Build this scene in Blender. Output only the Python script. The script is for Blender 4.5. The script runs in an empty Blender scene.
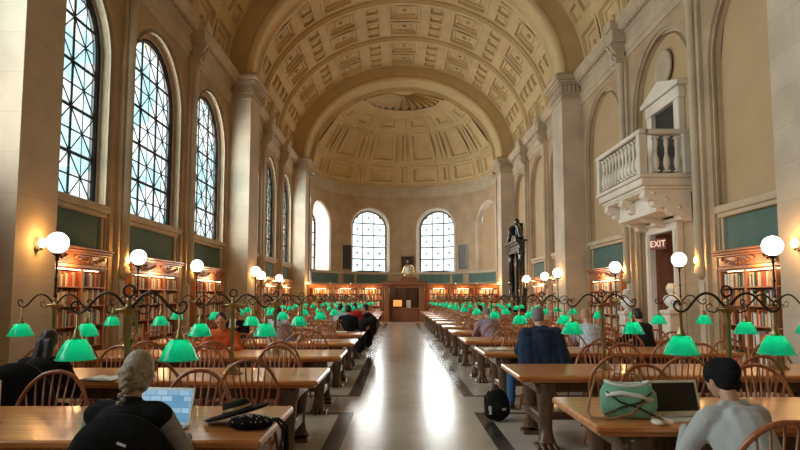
import bpy, bmesh, math, random
from math import sin, cos, pi, sqrt, radians as R
from mathutils import Vector, Matrix
random.seed(7)
S = bpy.context.scene
C = S.collection

# ------------------------------------------------------------------ camera, world, exposure
F_PX = 620.0
cam_d = bpy.data.cameras.new('camera'); cam = bpy.data.objects.new('camera', cam_d); C.objects.link(cam)
cam.location = (-0.32, 0, 1.55)
cam.rotation_euler = (pi/2 + math.atan(52/620), 0, 0)
cam_d.sensor_width = 36; cam_d.lens = F_PX/800*36
cam_d.shift_x = 0.0025; cam_d.shift_y = 0.025
cam_d.clip_start = 0.05; cam_d.clip_end = 300
S.camera = cam
S.view_settings.view_transform = 'Standard'; S.view_settings.look = 'None'
S.view_settings.gamma = 1; S.view_settings.use_curve_mapping = False
S.view_settings.exposure = 0.16
S.cycles.use_denoising = True
S.cycles.max_bounces = 8; S.cycles.diffuse_bounces = 4; S.cycles.glossy_bounces = 3
S.cycles.transparent_max_bounces = 12; S.cycles.sample_clamp_indirect = 4
S.cycles.sample_clamp_direct = 0

W = bpy.data.worlds.new('daylight'); S.world = W; W.use_nodes = True
bg = W.node_tree.nodes['Background']; bg.inputs[0].default_value = (0.84, 0.94, 0.97, 1); bg.inputs[1].default_value = 1.7

def area(name, loc, rot, sx, sy, power, col=(1, .96, .9), spread=180):
    d = bpy.data.lights.new(name, 'AREA'); d.shape = 'RECTANGLE'; d.size = sx; d.size_y = sy
    d.energy = power; d.color = col; d.spread = R(spread)
    o = bpy.data.objects.new(name, d); C.objects.link(o); o.location = loc; o.rotation_euler = rot
    return o
WIN_Y = [-2.1, 2.5, 6.95, 12.08, 16.5, 21.2, 26.9, 31.2, 35.7]
DAY = 330
for y in WIN_Y:      # daylight outside each tall window of the left wall, shining in
    by = y in (WIN_Y[2], WIN_Y[5], WIN_Y[8])
    area('window_daylight', (-8.3, y-(.8 if by else 0), 6.1), (R(90), 0, R(-90+(30 if by else 0))), 3.3, 5.4, DAY*(2.2 if y == WIN_Y[2] else 2.0 if by else 1), (1, .965, .90), 155)
APSE_C = (0.05, 39.3); AR = 5.95
for ph in (-24, 24):
    a = R(ph)
    area('window_daylight', (APSE_C[0]+(AR+1.2)*sin(a), APSE_C[1]+(AR+1.2)*cos(a), 5.7), (R(90), 0, R(180)-a), 2.8, 5, 220, (1, .97, .92), 120)
a = R(-72)
area('window_daylight', (APSE_C[0]+(AR+1.6)*sin(a), APSE_C[1]+(AR+1.6)*cos(a), 5.7), (R(90), 0, R(180)-a), 2.8, 5, 400, (1, .97, .92), 120)

# ------------------------------------------------------------------ materials
def N(nt, typ, **kw):
    n = nt.nodes.new(typ)
    for k, v in kw.items(): setattr(n, k, v)
    return n
def newmat(name):
    m = bpy.data.materials.new(name); m.use_nodes = True
    return m, m.node_tree, m.node_tree.nodes['Principled BSDF']
def ramp(nt, fac, stops):
    r = N(nt, 'ShaderNodeValToRGB'); e = r.color_ramp.elements
    while len(e) < len(stops): e.new(.5)
    for k, (p, c) in enumerate(stops): e[k].position = p; e[k].color = (*c, 1)
    nt.links.new(fac, r.inputs[0]); return r.outputs[0]
def bump(nt, b, h, strength=.2, dist=.01):
    n = N(nt, 'ShaderNodeBump'); n.inputs['Strength'].default_value = strength; n.inputs['Distance'].default_value = dist
    nt.links.new(h, n.inputs['Height']); nt.links.new(n.outputs[0], b.inputs['Normal'])
def plain(name, col, rough=.5, metal=0, var=.12, scale=8, coat=0, bmp=0, spec=.5):
    m, nt, b = newmat(name)
    tc = N(nt, 'ShaderNodeTexCoord'); nz = N(nt, 'ShaderNodeTexNoise'); nz.inputs['Scale'].default_value = scale
    nz.inputs['Detail'].default_value = 4
    nt.links.new(tc.outputs['Object'], nz.inputs['Vector'])
    c = ramp(nt, nz.outputs['Fac'], [(.3, tuple(x*(1-var) for x in col)), (.7, tuple(min(1, x*(1+var)) for x in col))])
    nt.links.new(c, b.inputs['Base Color'])
    b.inputs['Roughness'].default_value = rough; b.inputs['Metallic'].default_value = metal
    b.inputs['Specular IOR Level'].default_value = spec
    if coat: b.inputs['Coat Weight'].default_value = coat; b.inputs['Coat Roughness'].default_value = .1
    if bmp: bump(nt, b, nz.outputs['Fac'], bmp)
    return m
def stone(name, col, blocks=True, rough=.7, bw=1.3, bh=.62, var=.16):
    m, nt, b = newmat(name)
    g = N(nt, 'ShaderNodeNewGeometry'); sep = N(nt, 'ShaderNodeSeparateXYZ'); nt.links.new(g.outputs['Position'], sep.inputs[0])
    nz = N(nt, 'ShaderNodeTexNoise'); nz.inputs['Scale'].default_value = 1.1; nz.inputs['Detail'].default_value = 7
    nt.links.new(g.outputs['Position'], nz.inputs['Vector'])
    c = ramp(nt, nz.outputs['Fac'], [(.3, tuple(x*(1-var) for x in col)), (.7, tuple(min(1, x*(1+var)) for x in col))])
    nf = N(nt, 'ShaderNodeTexNoise'); nf.inputs['Scale'].default_value = 30; nt.links.new(g.outputs['Position'], nf.inputs['Vector'])
    if blocks:
        add = N(nt, 'ShaderNodeMath', operation='ADD'); nt.links.new(sep.outputs[0], add.inputs[0]); nt.links.new(sep.outputs[1], add.inputs[1])
        cb = N(nt, 'ShaderNodeCombineXYZ'); nt.links.new(add.outputs[0], cb.inputs[0]); nt.links.new(sep.outputs[2], cb.inputs[1])
        br = N(nt, 'ShaderNodeTexBrick'); br.inputs['Scale'].default_value = 1; br.inputs['Brick Width'].default_value = bw
        br.inputs['Row Height'].default_value = bh; br.inputs['Mortar Size'].default_value = .008
        br.inputs['Color1'].default_value = (.97, .97, .97, 1); br.inputs['Color2'].default_value = (1.03, 1.025, 1.02, 1)
        br.inputs['Mortar'].default_value = (.86, .85, .84, 1)
        nt.links.new(cb.outputs[0], br.inputs['Vector'])
        mx = N(nt, 'ShaderNodeMix', data_type='RGBA', blend_type='MULTIPLY'); mx.inputs[0].default_value = 1
        nt.links.new(c, mx.inputs[6]); nt.links.new(br.outputs['Color'], mx.inputs[7]); c = mx.outputs[2]
    nt.links.new(c, b.inputs['Base Color']); b.inputs['Roughness'].default_value = rough
    bump(nt, b, nf.outputs['Fac'], .15, .01)
    return m
def wood(name, dark, light, rough=.35, coat=.3, axis=0, scale=3.0, emis=0):
    m, nt, b = newmat(name)
    tc = N(nt, 'ShaderNodeTexCoord'); mp = N(nt, 'ShaderNodeMapping'); nt.links.new(tc.outputs['Object'], mp.inputs[0])
    s = [scale*5]*3; s[axis] = scale*.35; mp.inputs['Scale'].default_value = s
    nz = N(nt, 'ShaderNodeTexNoise'); nz.inputs['Scale'].default_value = 1.5; nz.inputs['Detail'].default_value = 6; nz.inputs['Distortion'].default_value = .6
    nt.links.new(mp.outputs[0], nz.inputs['Vector'])
    c = ramp(nt, nz.outputs['Fac'], [(.32, dark), (.68, light)])
    nt.links.new(c, b.inputs['Base Color']); b.inputs['Roughness'].default_value = rough
    b.inputs['Coat Weight'].default_value = coat; b.inputs['Coat Roughness'].default_value = .15
    bump(nt, b, nz.outputs['Fac'], .06, .005)
    return m
def emit(name, col, strength):
    m, nt, b = newmat(name)
    b.inputs['Base Color'].default_value = (*col, 1); b.inputs['Emission Color'].default_value = (*col, 1)
    b.inputs['Emission Strength'].default_value = strength; b.inputs['Roughness'].default_value = .4
    return m

M = {}
M['stone'] = stone('warm_sandstone', (.43, .30, .18))
M['stone_light'] = stone('pale_sandstone', (.53, .43, .325))
M['plaster'] = stone('vault_plaster', (.58, .415, .205), blocks=False, var=.10)
M['trimstone'] = stone('moulded_sandstone', (.49, .385, .265), blocks=False)
M['niche'] = stone('tan_niche_plaster', (.48, .325, .175), blocks=False, var=.05)
M['whitestone'] = stone('white_carved_stone', (.72, .63, .53), blocks=False)
M['green_panel'] = plain('dull_green_panel', (.085, .15, .125), .8, var=.12, scale=2)
M['iron'] = plain('window_iron', (.035, .032, .03), .5, .3)
M['black_iron'] = plain('black_bronze', (.045, .032, .022), .35, .8)
M['brass'] = plain('aged_brass', (.38, .28, .13), .32, .9)
M['bronze'] = plain('dark_bronze_arm', (.06, .042, .028), .38, .7)
M['table_top'] = wood('varnished_oak_top', (.56, .18, .045), (.84, .35, .11), .28, .5)
M['table_dark'] = wood('dark_carved_oak', (.075, .035, .018), (.17, .085, .045), .4, .3, axis=2)
M['chair'] = wood('reddish_chair_wood', (.27, .07, .025), (.48, .155, .055), .32, .4, axis=2)
M['chair_dark'] = wood('black_chair_wood', (.012, .010, .010), (.03, .025, .022), .35, .3, axis=2)
M['case'] = wood('bookcase_oak', (.32, .105, .04), (.50, .19, .07), .4, .3, axis=2)
M['case_dark'] = wood('dark_oak_and_passage_shade', (.20, .075, .035), (.34, .13, .06), .5, .2, axis=2)  # dark oak; also paints the shade inside the exit passage
M['marble_black'] = plain('polished_black_marble', (.012, .013, .014), .12, 0, .5, 3, coat=.5)
M['bust'] = plain('white_marble', (.78, .76, .72), .45, var=.05)
M['black_cloth'] = plain('black_cloth', (.012, .012, .013), .9, var=.3, scale=30, spec=.2)
M['grey_knit'] = plain('grey_knit', (.56, .56, .56), .95, var=.1, scale=260, bmp=.25, spec=.2)
M['grey_cloth'] = plain('grey_cloth', (.36, .34, .33), .9, var=.15, scale=40, spec=.2)
M['navy'] = plain('navy_cloth', (.018, .035, .075), .85, var=.3, scale=20, spec=.25)
M['denim'] = plain('blue_denim', (.05, .13, .28), .9, var=.3, scale=40, spec=.2)
M['orange_cloth'] = plain('orange_cloth', (.62, .13, .04), .85, var=.15, spec=.2)
M['white_cloth'] = plain('pale_striped_cloth', (.55, .60, .68), .85, var=.25, scale=25, spec=.2)
M['tan_cloth'] = plain('tan_cloth', (.50, .28, .17), .85, var=.2, spec=.2)
M['mauve_cloth'] = plain('mauve_cloth', (.30, .22, .27), .85, var=.25, spec=.2)
M['red_cloth'] = plain('red_cloth', (.5, .03, .04), .85, var=.2, spec=.2)
M['skin'] = plain('skin', (.62, .34, .23), .5, var=.06)
M['hair_ash'] = plain('ash_blond_hair', (.40, .32, .23), .5, var=.35, scale=60, bmp=.25)
M['hair_dark'] = plain('dark_hair', (.015, .011, .009), .45, var=.5, scale=40, bmp=.5)
M['hair_grey'] = plain('cropped_grey_hair', (.22, .20, .19), .7, var=.4, scale=70, bmp=.6)
M['eye'] = plain('eye_dark', (.02, .015, .01), .2)
M['paper'] = plain('paper', (.80, .78, .70), .8, var=.03)
M['mint'] = plain('mint_leather', (.22, .50, .34), .5, var=.22, scale=6, bmp=.2)
M['tan_leather'] = plain('tan_leather', (.36, .20, .10), .5)
M['silver'] = plain('aluminium', (.62, .60, .57), .35, .6)
M['whiteplastic'] = plain('white_plastic', (.85, .78, .62), .4)
M['screen_off'] = plain('dark_screen', (.02, .018, .012), .15)
M['hat_felt'] = plain('black_felt', (.02, .018, .016), .85, spec=.25)
M['gold_band'] = plain('gold_band', (.50, .36, .14), .4, .4)
M['rubber'] = plain('black_plastic', (.015, .015, .016), .4)
M['gilt'] = plain('gilt_bronze', (.75, .52, .18), .28, .95)
M['paint_dark'] = plain('dark_oil_painting', (.035, .025, .02), .4, var=.7, scale=3)
M['globe'] = emit('lit_opal_globe', (1, .93, .82), 6.5)
M['bulb'] = emit('warm_bulb', (1, .80, .50), 115)
M['sconce'] = emit('warm_sconce_glass', (1, .66, .26), 5)
M['caselight'] = emit('warm_strip_lamp', (1, .70, .36), 12)
M['exit_red'] = plain('exit_sign_red', (.22, .03, .02), .5)
M['exit_letters'] = emit('exit_letters_lit', (1, .7, .5), .55)
M['orange_screen'] = emit('orange_monitor', (1, .36, .10), .9)

def green_glass():
    m, nt, b = newmat('green_glass_shade')
    out = nt.nodes['Material Output']
    tr = N(nt, 'ShaderNodeBsdfTranslucent'); tr.inputs[0].default_value = (.03, .66, .50, 1)
    b.inputs['Base Color'].default_value = (.008, .42, .24, 1); b.inputs['Roughness'].default_value = .12
    b.inputs['Emission Color'].default_value = (.01, .72, .46, 1); b.inputs['Emission Strength'].default_value = .14
    b.inputs['Coat Weight'].default_value = .6
    mx = N(nt, 'ShaderNodeMixShader'); mx.inputs[0].default_value = .58
    nt.links.new(b.outputs[0], mx.inputs[1]); nt.links.new(tr.outputs[0], mx.inputs[2]); nt.links.new(mx.outputs[0], out.inputs[0])
    return m
M['green_glass'] = green_glass()
def pane_glass(name, stops):
    m, nt, b = newmat(name); out = nt.nodes['Material Output']
    g = N(nt, 'ShaderNodeNewGeometry'); nz = N(nt, 'ShaderNodeTexVoronoi'); nz.inputs['Scale'].default_value = 1.3
    nt.links.new(g.outputs['Position'], nz.inputs['Vector'])
    c = ramp(nt, nz.outputs['Color'], stops)
    t = N(nt, 'ShaderNodeBsdfTransparent'); nt.links.new(c, t.inputs[0])
    gl = N(nt, 'ShaderNodeBsdfGlossy'); gl.inputs['Roughness'].default_value = .1
    mx = N(nt, 'ShaderNodeMixShader'); mx.inputs[0].default_value = .05
    nt.links.new(t.outputs[0], mx.inputs[1]); nt.links.new(gl.outputs[0], mx.inputs[2]); nt.links.new(mx.outputs[0], out.inputs[0])
    return m
M['pane'] = pane_glass('leaded_pane_glass', [(.25, (.46, .71, .77)), (.5, (.74, .88, .90)), (.75, (1, 1, 1))])
M['pane_clear'] = pane_glass('clear_pane_glass', [(.25, (.9, .95, .95)), (.5, (.97, 1, 1)), (.75, (1, 1, 1))])
def blue_screen():
    m, nt, b = newmat('blue_window_on_screen')
    tc = N(nt, 'ShaderNodeTexCoord'); sp = N(nt, 'ShaderNodeSeparateXYZ'); nt.links.new(tc.outputs['Object'], sp.inputs[0])
    wv = N(nt, 'ShaderNodeTexBrick'); wv.inputs['Scale'].default_value = 7; wv.inputs['Color1'].default_value = (.10, .30, .50, 1)
    wv.inputs['Color2'].default_value = (.40, .62, .78, 1); wv.inputs['Mortar'].default_value = (.12, .28, .45, 1)
    cb = N(nt, 'ShaderNodeCombineXYZ'); nt.links.new(sp.outputs[0], cb.inputs[0]); nt.links.new(sp.outputs[2], cb.inputs[1])
    nt.links.new(cb.outputs[0], wv.inputs['Vector'])
    nt.links.new(wv.outputs['Color'], b.inputs['Emission Color']); b.inputs['Emission Strength'].default_value = .75
    b.inputs['Base Color'].default_value = (.02, .02, .02, 1)
    return m
M['blue_screen'] = blue_screen()
def floor_mat(name, cols, rough, tile=1.25, off=0):
    m, nt, b = newmat(name)
    g = N(nt, 'ShaderNodeNewGeometry')
    mp = N(nt, 'ShaderNodeMapping'); mp.inputs['Location'].default_value = (off, .3, 0); nt.links.new(g.outputs['Position'], mp.inputs[0])
    br = N(nt, 'ShaderNodeTexBrick'); br.offset = 0; br.inputs['Scale'].default_value = 1
    br.inputs['Brick Width'].default_value = tile; br.inputs['Row Height'].default_value = tile
    br.inputs['Mortar Size'].default_value = .006; br.inputs['Color1'].default_value = (*cols[0], 1); br.inputs['Color2'].default_value = (*cols[1], 1)
    br.inputs['Mortar'].default_value = (*[x*.82 for x in cols[0]], 1); nt.links.new(mp.outputs[0], br.inputs['Vector'])
    nz = N(nt, 'ShaderNodeTexNoise'); nz.inputs['Scale'].default_value = 2.2; nz.inputs['Detail'].default_value = 8; nz.inputs['Distortion'].default_value = 1
    nt.links.new(g.outputs['Position'], nz.inputs['Vector'])
    c = ramp(nt, nz.outputs['Fac'], [(.3, (.94, .935, .93)), (.7, (1.03, 1.03, 1.02))])
    mx = N(nt, 'ShaderNodeMix', data_type='RGBA', blend_type='MULTIPLY'); mx.inputs[0].default_value = 1
    nt.links.new(br.outputs['Color'], mx.inputs[6]); nt.links.new(c, mx.inputs[7]); nt.links.new(mx.outputs[2], b.inputs['Base Color'])
    rr = N(nt, 'ShaderNodeMapRange'); rr.inputs[3].default_value = rough*.85; rr.inputs[4].default_value = rough*1.2
    nt.links.new(nz.outputs['Fac'], rr.inputs[0]); nt.links.new(rr.outputs[0], b.inputs['Roughness'])
    return m
M['floor'] = floor_mat('polished_terrazzo', [(.56, .50, .425), (.60, .54, .46)], .2)
M['floor_dark'] = plain('dark_marble_strip', (.055, .05, .048), .25, var=.5, scale=3)
BOOKC = [('red', (.50, .05, .03)), ('dark green', (.04, .13, .08)), ('brown', (.20, .09, .045)), ('cream', (.68, .60, .44)), ('navy', (.03, .05, .14)),
         ('black', (.03, .025, .025)), ('tan', (.50, .33, .16)), ('white', (.75, .72, .66)), ('orange', (.70, .25, .06)), ('grey', (.30, .30, .30))]
for nme, c in BOOKC: M['book_'+nme] = plain('book_cloth_'+nme.replace(' ', '_'), c, .7, var=.15, scale=12)

# ------------------------------------------------------------------ mesh helpers
class MB:
    def __init__(s): s.v = []; s.f = []; s.m = []; s.sm = []; s.mats = []; s.cur = 0
    def mat(s, m):
        m = M[m]
        if m not in s.mats: s.mats.append(m)
        s.cur = s.mats.index(m); return s
    def face(s, idx, sm=False): s.f.append(idx); s.m.append(s.cur); s.sm.append(sm)
    def quad(s, a, b, c, d, sm=False):
        n = len(s.v); s.v += [tuple(a), tuple(b), tuple(c), tuple(d)]; s.face((n, n+1, n+2, n+3), sm)
    def box(s, x0, x1, y0, y1, z0, z1, b=0, T=None):
        if x0 > x1: x0, x1 = x1, x0
        if y0 > y1: y0, y1 = y1, y0
        if z0 > z1: z0, z1 = z1, z0
        c = ((x0+x1)/2, (y0+y1)/2, (z0+z1)/2); h = ((x1-x0)/2, (y1-y0)/2, (z1-z0)/2)
        n = len(s.v)
        if not b:
            P = [(x, y, z) for x in (x0, x1) for y in (y0, y1) for z in (z0, z1)]
            F = [(0, 1, 3, 2), (4, 6, 7, 5), (0, 4, 5, 1), (2, 3, 7, 6), (0, 2, 6, 4), (1, 5, 7, 3)]
        else:
            b = min(b, min(h)*.9); P = []; I = {}
            for sx in (-1, 1):
                for sy in (-1, 1):
                    for sz in (-1, 1):
                        for t in range(3):
                            sg = (sx, sy, sz); I[(sx, sy, sz, t)] = len(P)
                            P.append(tuple(c[k]+sg[k]*(h[k] if k == t else h[k]-b) for k in range(3)))
            F = []
            for t in range(3):
                u, w = [k for k in range(3) if k != t]
                for sg in (-1, 1):
                    loop = []
                    for a, d in ((-1, -1), (1, -1), (1, 1), (-1, 1)):
                        g = [0, 0, 0]; g[t] = sg; g[u] = a; g[w] = d; loop.append(I[(*g, t)])
                    F.append(tuple(loop))
                for a in (-1, 1):
                    for d in (-1, 1):
                        g0 = [0, 0, 0]; g0[u] = a; g0[w] = d; g1 = list(g0); g0[t] = -1; g1[t] = 1
                        F.append((I[(*g0, u)], I[(*g1, u)], I[(*g1, w)], I[(*g0, w)]))
            for sx in (-1, 1):
                for sy in (-1, 1):
                    for sz in (-1, 1): F.append(tuple(I[(sx, sy, sz, t)] for t in range(3)))
            F2 = []
            for f in F:
                a, b_, d = (Vector(P[f[0]]), Vector(P[f[1]]), Vector(P[f[2]]))
                nrm = (b_-a).cross(d-a); ctr = sum((Vector(P[i]) for i in f), Vector())/len(f) - Vector(c)
                F2.append(f if nrm.dot(ctr) > 0 else tuple(reversed(f)))
            F = F2
        if T is not None: P = [tuple(T @ Vector(p)) for p in P]
        s.v += P
        for f in F: s.face(tuple(n+i for i in f))
        return s
    def lathe(s, prof, c=(0, 0, 0), seg=16, sm=True, T=None, a0=0, a1=2*pi, sq=1.0):
        n = len(s.v); full = abs(a1-a0-2*pi) < 1e-6; cols = seg if full else seg+1
        for (r, z) in prof:
            for k in range(cols):
                a = a0+(a1-a0)*k/seg; p = Vector((c[0]+r*cos(a), c[1]+r*sin(a)*sq, c[2]+z))
                s.v.append(tuple(T @ p if T is not None else p))
        for j in range(len(prof)-1):
            for k in range(seg):
                k2 = (k+1) % cols
                s.face((n+j*cols+k, n+j*cols+k2, n+(j+1)*cols+k2, n+(j+1)*cols+k), sm)
        if full:
            if prof[0][0] > 1e-4: s.face(tuple(n+k for k in reversed(range(cols))))
            if prof[-1][0] > 1e-4: s.face(tuple(n+(len(prof)-1)*cols+k for k in range(cols)))
        return s
    def tube(s, pts, rad, seg=8, sm=True, closed=False):
        pts = [Vector(p) for p in pts]; L = len(pts)
        if not hasattr(rad, '__len__'): rad = [rad]*L
        n = len(s.v); up = None
        for i, p in enumerate(pts):
            t = (pts[(i+1) % L]-pts[i-1]) if closed else (pts[min(i+1, L-1)]-pts[max(i-1, 0)])
            t = t.normalized() if t.length > 1e-9 else Vector((0, 0, 1))
            if up is None:
                up = Vector((0, 0, 1)) if abs(t.z) < .9 else Vector((1, 0, 0))
            u = up - t*up.dot(t)
            if u.length < 1e-5: u = t.orthogonal()
            u.normalize(); w = t.cross(u); up = u
            for k in range(seg):
                a = 2*pi*k/seg; s.v.append(tuple(p+(u*cos(a)+w*sin(a))*rad[i]))
        rng = L if closed else L-1
        for i in range(rng):
            j = (i+1) % L
            for k in range(seg):
                k2 = (k+1) % seg
                s.face((n+i*seg+k, n+i*seg+k2, n+j*seg+k2, n+j*seg+k), sm)
        if not closed:
            s.face(tuple(n+k for k in reversed(range(seg)))); s.face(tuple(n+(L-1)*seg+k for k in range(seg)))
        return s
    def ball(s, c, r, seg=16, rings=10, T=None):
        rx, ry, rz = (r, r, r) if not hasattr(r, '__len__') else r
        n = len(s.v); c = Vector(c)
        for j in range(rings+1):
            ph = -pi/2+pi*j/rings
            for k in range(seg):
                a = 2*pi*k/seg; p = Vector((rx*cos(ph)*cos(a), ry*cos(ph)*sin(a), rz*sin(ph)))
                if T is not None: p = T @ p
                s.v.append(tuple(c+p))
        for j in range(rings):
            for k in range(seg):
                k2 = (k+1) % seg
                s.face((n+j*seg+k, n+j*seg+k2, n+(j+1)*seg+k2, n+(j+1)*seg+k), True)
        return s
    def capsule(s, p0, r0, p1, r1, seg=12):
        p0 = Vector(p0); p1 = Vector(p1); d = p1-p0; L = d.length
        if L < 1e-6: return s.ball(p0, r0, seg, 8)
        d.normalize(); u = d.orthogonal().normalized(); w = d.cross(u); n = len(s.v); rows = []
        for j in range(5): ph = -pi/2+pi/2*j/4; rows.append((p0+d*(r0*sin(ph)), r0*cos(ph)))
        for j in range(5): ph = pi/2*j/4; rows.append((p1+d*(r1*sin(ph)), r1*cos(ph)))
        for c, r in rows:
            for k in range(seg):
                a = 2*pi*k/seg; s.v.append(tuple(c+(u*cos(a)+w*sin(a))*max(r, 1e-4)))
        for j in range(len(rows)-1):
            for k in range(seg):
                k2 = (k+1) % seg; s.face((n+j*seg+k, n+j*seg+k2, n+(j+1)*seg+k2, n+(j+1)*seg+k), True)
        return s
    def extrude(s, poly, axis, a, b, sm=False):
        """closed 2D polygon extruded along an axis: axis 0 -> (y,z) poly, 1 -> (x,z), 2 -> (x,y)"""
        def P(p, t): return [(t, p[0], p[1]), (p[0], t, p[1]), (p[0], p[1], t)][axis]
        n = len(s.v); L = len(poly); s.v += [P(p, a) for p in poly]+[P(p, b) for p in poly]
        for i in range(L):
            j = (i+1) % L; s.face((n+i, n+j, n+L+j, n+L+i), sm)
        s.face(tuple(n+i for i in reversed(range(L)))); s.face(tuple(n+L+i for i in range(L)))
        return s
    def mesh(s, name, mat=None, norm=True):
        me = bpy.data.meshes.new(name); me.from_pydata(s.v, [], s.f)
        mats = s.mats if s.mats else [M[mat]]
        for m in mats: me.materials.append(m)
        me.polygons.foreach_set('material_index', s.m if s.mats else [0]*len(s.f))
        me.polygons.foreach_set('use_smooth', s.sm)
        if norm and len(s.f) < 60000:
            b = bmesh.new(); b.from_mesh(me); bmesh.ops.remove_doubles(b, verts=b.verts, dist=1e-5)
            bmesh.ops.recalc_face_normals(b, faces=b.faces); b.to_mesh(me); b.free()
        me.update(); return me
    def build(s, name, mat=None, parent=None, norm=True):
        if not s.f: return None
        o = bpy.data.objects.new(name, s.mesh(name, mat, norm)); C.objects.link(o); o.parent = parent
        return o
def mk(name, mesh, parent=None, loc=None):
    o = bpy.data.objects.new(name, mesh); C.objects.link(o); o.parent = parent
    if loc: o.location = loc
    return o
def tag(o, label, cat, group=None, kind=None):
    o['label'] = label; o['category'] = cat
    if group: o['group'] = group
    if kind: o['kind'] = kind
    return o
def thing(name, label, cat, loc=(0, 0, 0), rz=0, group=None):
    o = bpy.data.objects.new(name, None); C.objects.link(o); o.location = loc; o.rotation_euler = (0, 0, rz)
    return tag(o, label, cat, group)
def struct(o, label=None, cat=None):
    o['kind'] = 'structure'
    if label: o['label'] = label
    if cat: o['category'] = cat
    return o
def copy_tree(o, parent=None):
    c = o.copy(); C.objects.link(c); c.parent = parent
    for ch in list(o.children): copy_tree(ch, c)
    return c
ORD = ['first', 'second', 'third', 'fourth', 'fifth', 'sixth', 'seventh', 'eighth', 'ninth', 'tenth', 'eleventh', 'twelfth', 'thirteenth', 'fourteenth']

# ------------------------------------------------------------------ the hall: dimensions
XW = 6.8          # wall plane
XP = 6.0          # face of the big piers
ZS = 10.1         # springing of the vault
VA, VB = 6.95, 5.85   # barrel half width / rise
AA, AB = 6.0, 4.98    # great arches half width / rise
PIERS = [(9.15, 10.25), (23.4, 24.9), (37.7, 39.25)]
PIL = [0.2, 4.75, 14.3, 18.85, 29.1, 33.5]
HW, SPR, SILL = 1.6, 6.88, 3.55
YB = -4.5         # the hall is modelled back to here

# floor
b = MB().mat('floor'); b.box(-7.3, 7.3, YB, 45.5, -.2, 0)
struct(b.build('floor'))
b = MB().mat('stone'); b.box(-7.3, 7.3, YB-.3, YB, 0, 17); struct(b.build('wall_front'))
b = MB()
L0, L1, R0, R1 = -1.10, -.91, .70, .87
def strips(y0, y1):
    for (x0, x1, xo) in ((L0, L1, -4.9), (R0, R1, 4.8)):
        b.box(x0, x1, y0, y1, 0, .003)
        xa, xb = (xo, x0) if xo < 0 else (x1, xo)
        b.box(xa, xb, y0, y0+.1, 0, .003); b.box(xa, xb, y1-.1, y1, 0, .003)
strips(-2, 8.5); strips(9.85, 22.4); strips(23.75, 37.0)
struct(b.build('trim_1', 'floor_dark'), 'dark marble inlay strips bordering the central aisle')

# ---- walls with stepped arched recesses
def outline(sc, hw, sill, spring, n=20, nb=4, extra=()):
    P = []
    for z in (sill, (sill+spring)/2): P.append((sc-hw, z))
    th = sorted(set([pi*k/n for k in range(n+1)] + list(extra)), reverse=True)
    for t in th: P.append((sc+hw*cos(t), spring+hw*sin(t)))
    for z in ((sill+spring)/2, sill): P.append((sc+hw, z))
    for k in range(1, nb): P.append((sc+hw-2*hw*k/nb, sill))
    return P
def arch_wall(b, mp, s0, s1, z0, z1, sc, hw, sill, spring, d=0):
    """plane face at depth d with an arched hole"""
    cx = [math.atan2(z1-spring, s-sc) for s in (s0, s1)]
    P = outline(sc, hw, sill, spring, extra=cx); Q = []
    for (s, z) in P:
        if z > spring+1e-6:
            ds, dz = s-sc, z-spring; t = 1e9
            if dz > 1e-9: t = min(t, (z1-spring)/dz)
            if ds > 1e-9: t = min(t, (s1-sc)/ds)
            if ds < -1e-9: t = min(t, (s0-sc)/ds)
            Q.append((sc+ds*t, spring+dz*t))
        elif z <= sill+1e-6 and abs(abs(s-sc)-hw) > 1e-6: Q.append((s, z0))
        elif s < sc: Q.append((s0, z))
        else: Q.append((s1, z))
    n = len(P)
    for i in range(n-1 if sill <= z0+1e-6 else n):
        j = (i+1) % n
        if sill <= z0+1e-6 and P[i][1] <= sill+1e-6 and P[j][1] <= sill+1e-6: continue
        b.quad(mp(*P[i], d), mp(*P[j], d), mp(*Q[j], d), mp(*Q[i], d))
    if sill > z0+1e-6:
        for s_, e_ in ((s0, sc-hw), (sc+hw, s1)):
            b.quad(mp(s_, z0, d), mp(e_, z0, d), mp(e_, sill, d), mp(s_, sill, d))
def ring(b, mp, sc, A, B, openb=False, sm=False):
    """strip between outline A=(hw,sill,spring,depth) and B"""
    P = outline(sc, A[0], A[1], A[2]); Q = outline(sc, B[0], B[1], B[2]); n = len(P)
    for i in range(n):
        j = (i+1) % n
        if openb and P[i][1] <= A[1]+1e-6 and P[j][1] <= A[1]+1e-6: continue
        b.quad(mp(*P[i], A[3]), mp(*P[j], A[3]), mp(*Q[j], B[3]), mp(*Q[i], B[3]), sm)
def fan(b, mp, sc, hw, sill, spring, d, nx=8):
    for k in range(nx):
        a0, a1 = -hw+2*hw*k/nx, -hw+2*hw*(k+1)/nx
        z0_, z1_ = spring+sqrt(max(0, hw*hw-a0*a0)), spring+sqrt(max(0, hw*hw-a1*a1))
        am = (a0+a1)/2; zm = spring+sqrt(max(0, hw*hw-am*am))
        n = len(b.v); b.v += [mp(sc+a0, sill, d), mp(sc+a1, sill, d), mp(sc+a1, z1_, d), mp(sc+am, zm, d), mp(sc+a0, z0_, d)]
        b.face((n, n+1, n+2, n+3, n+4))

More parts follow.
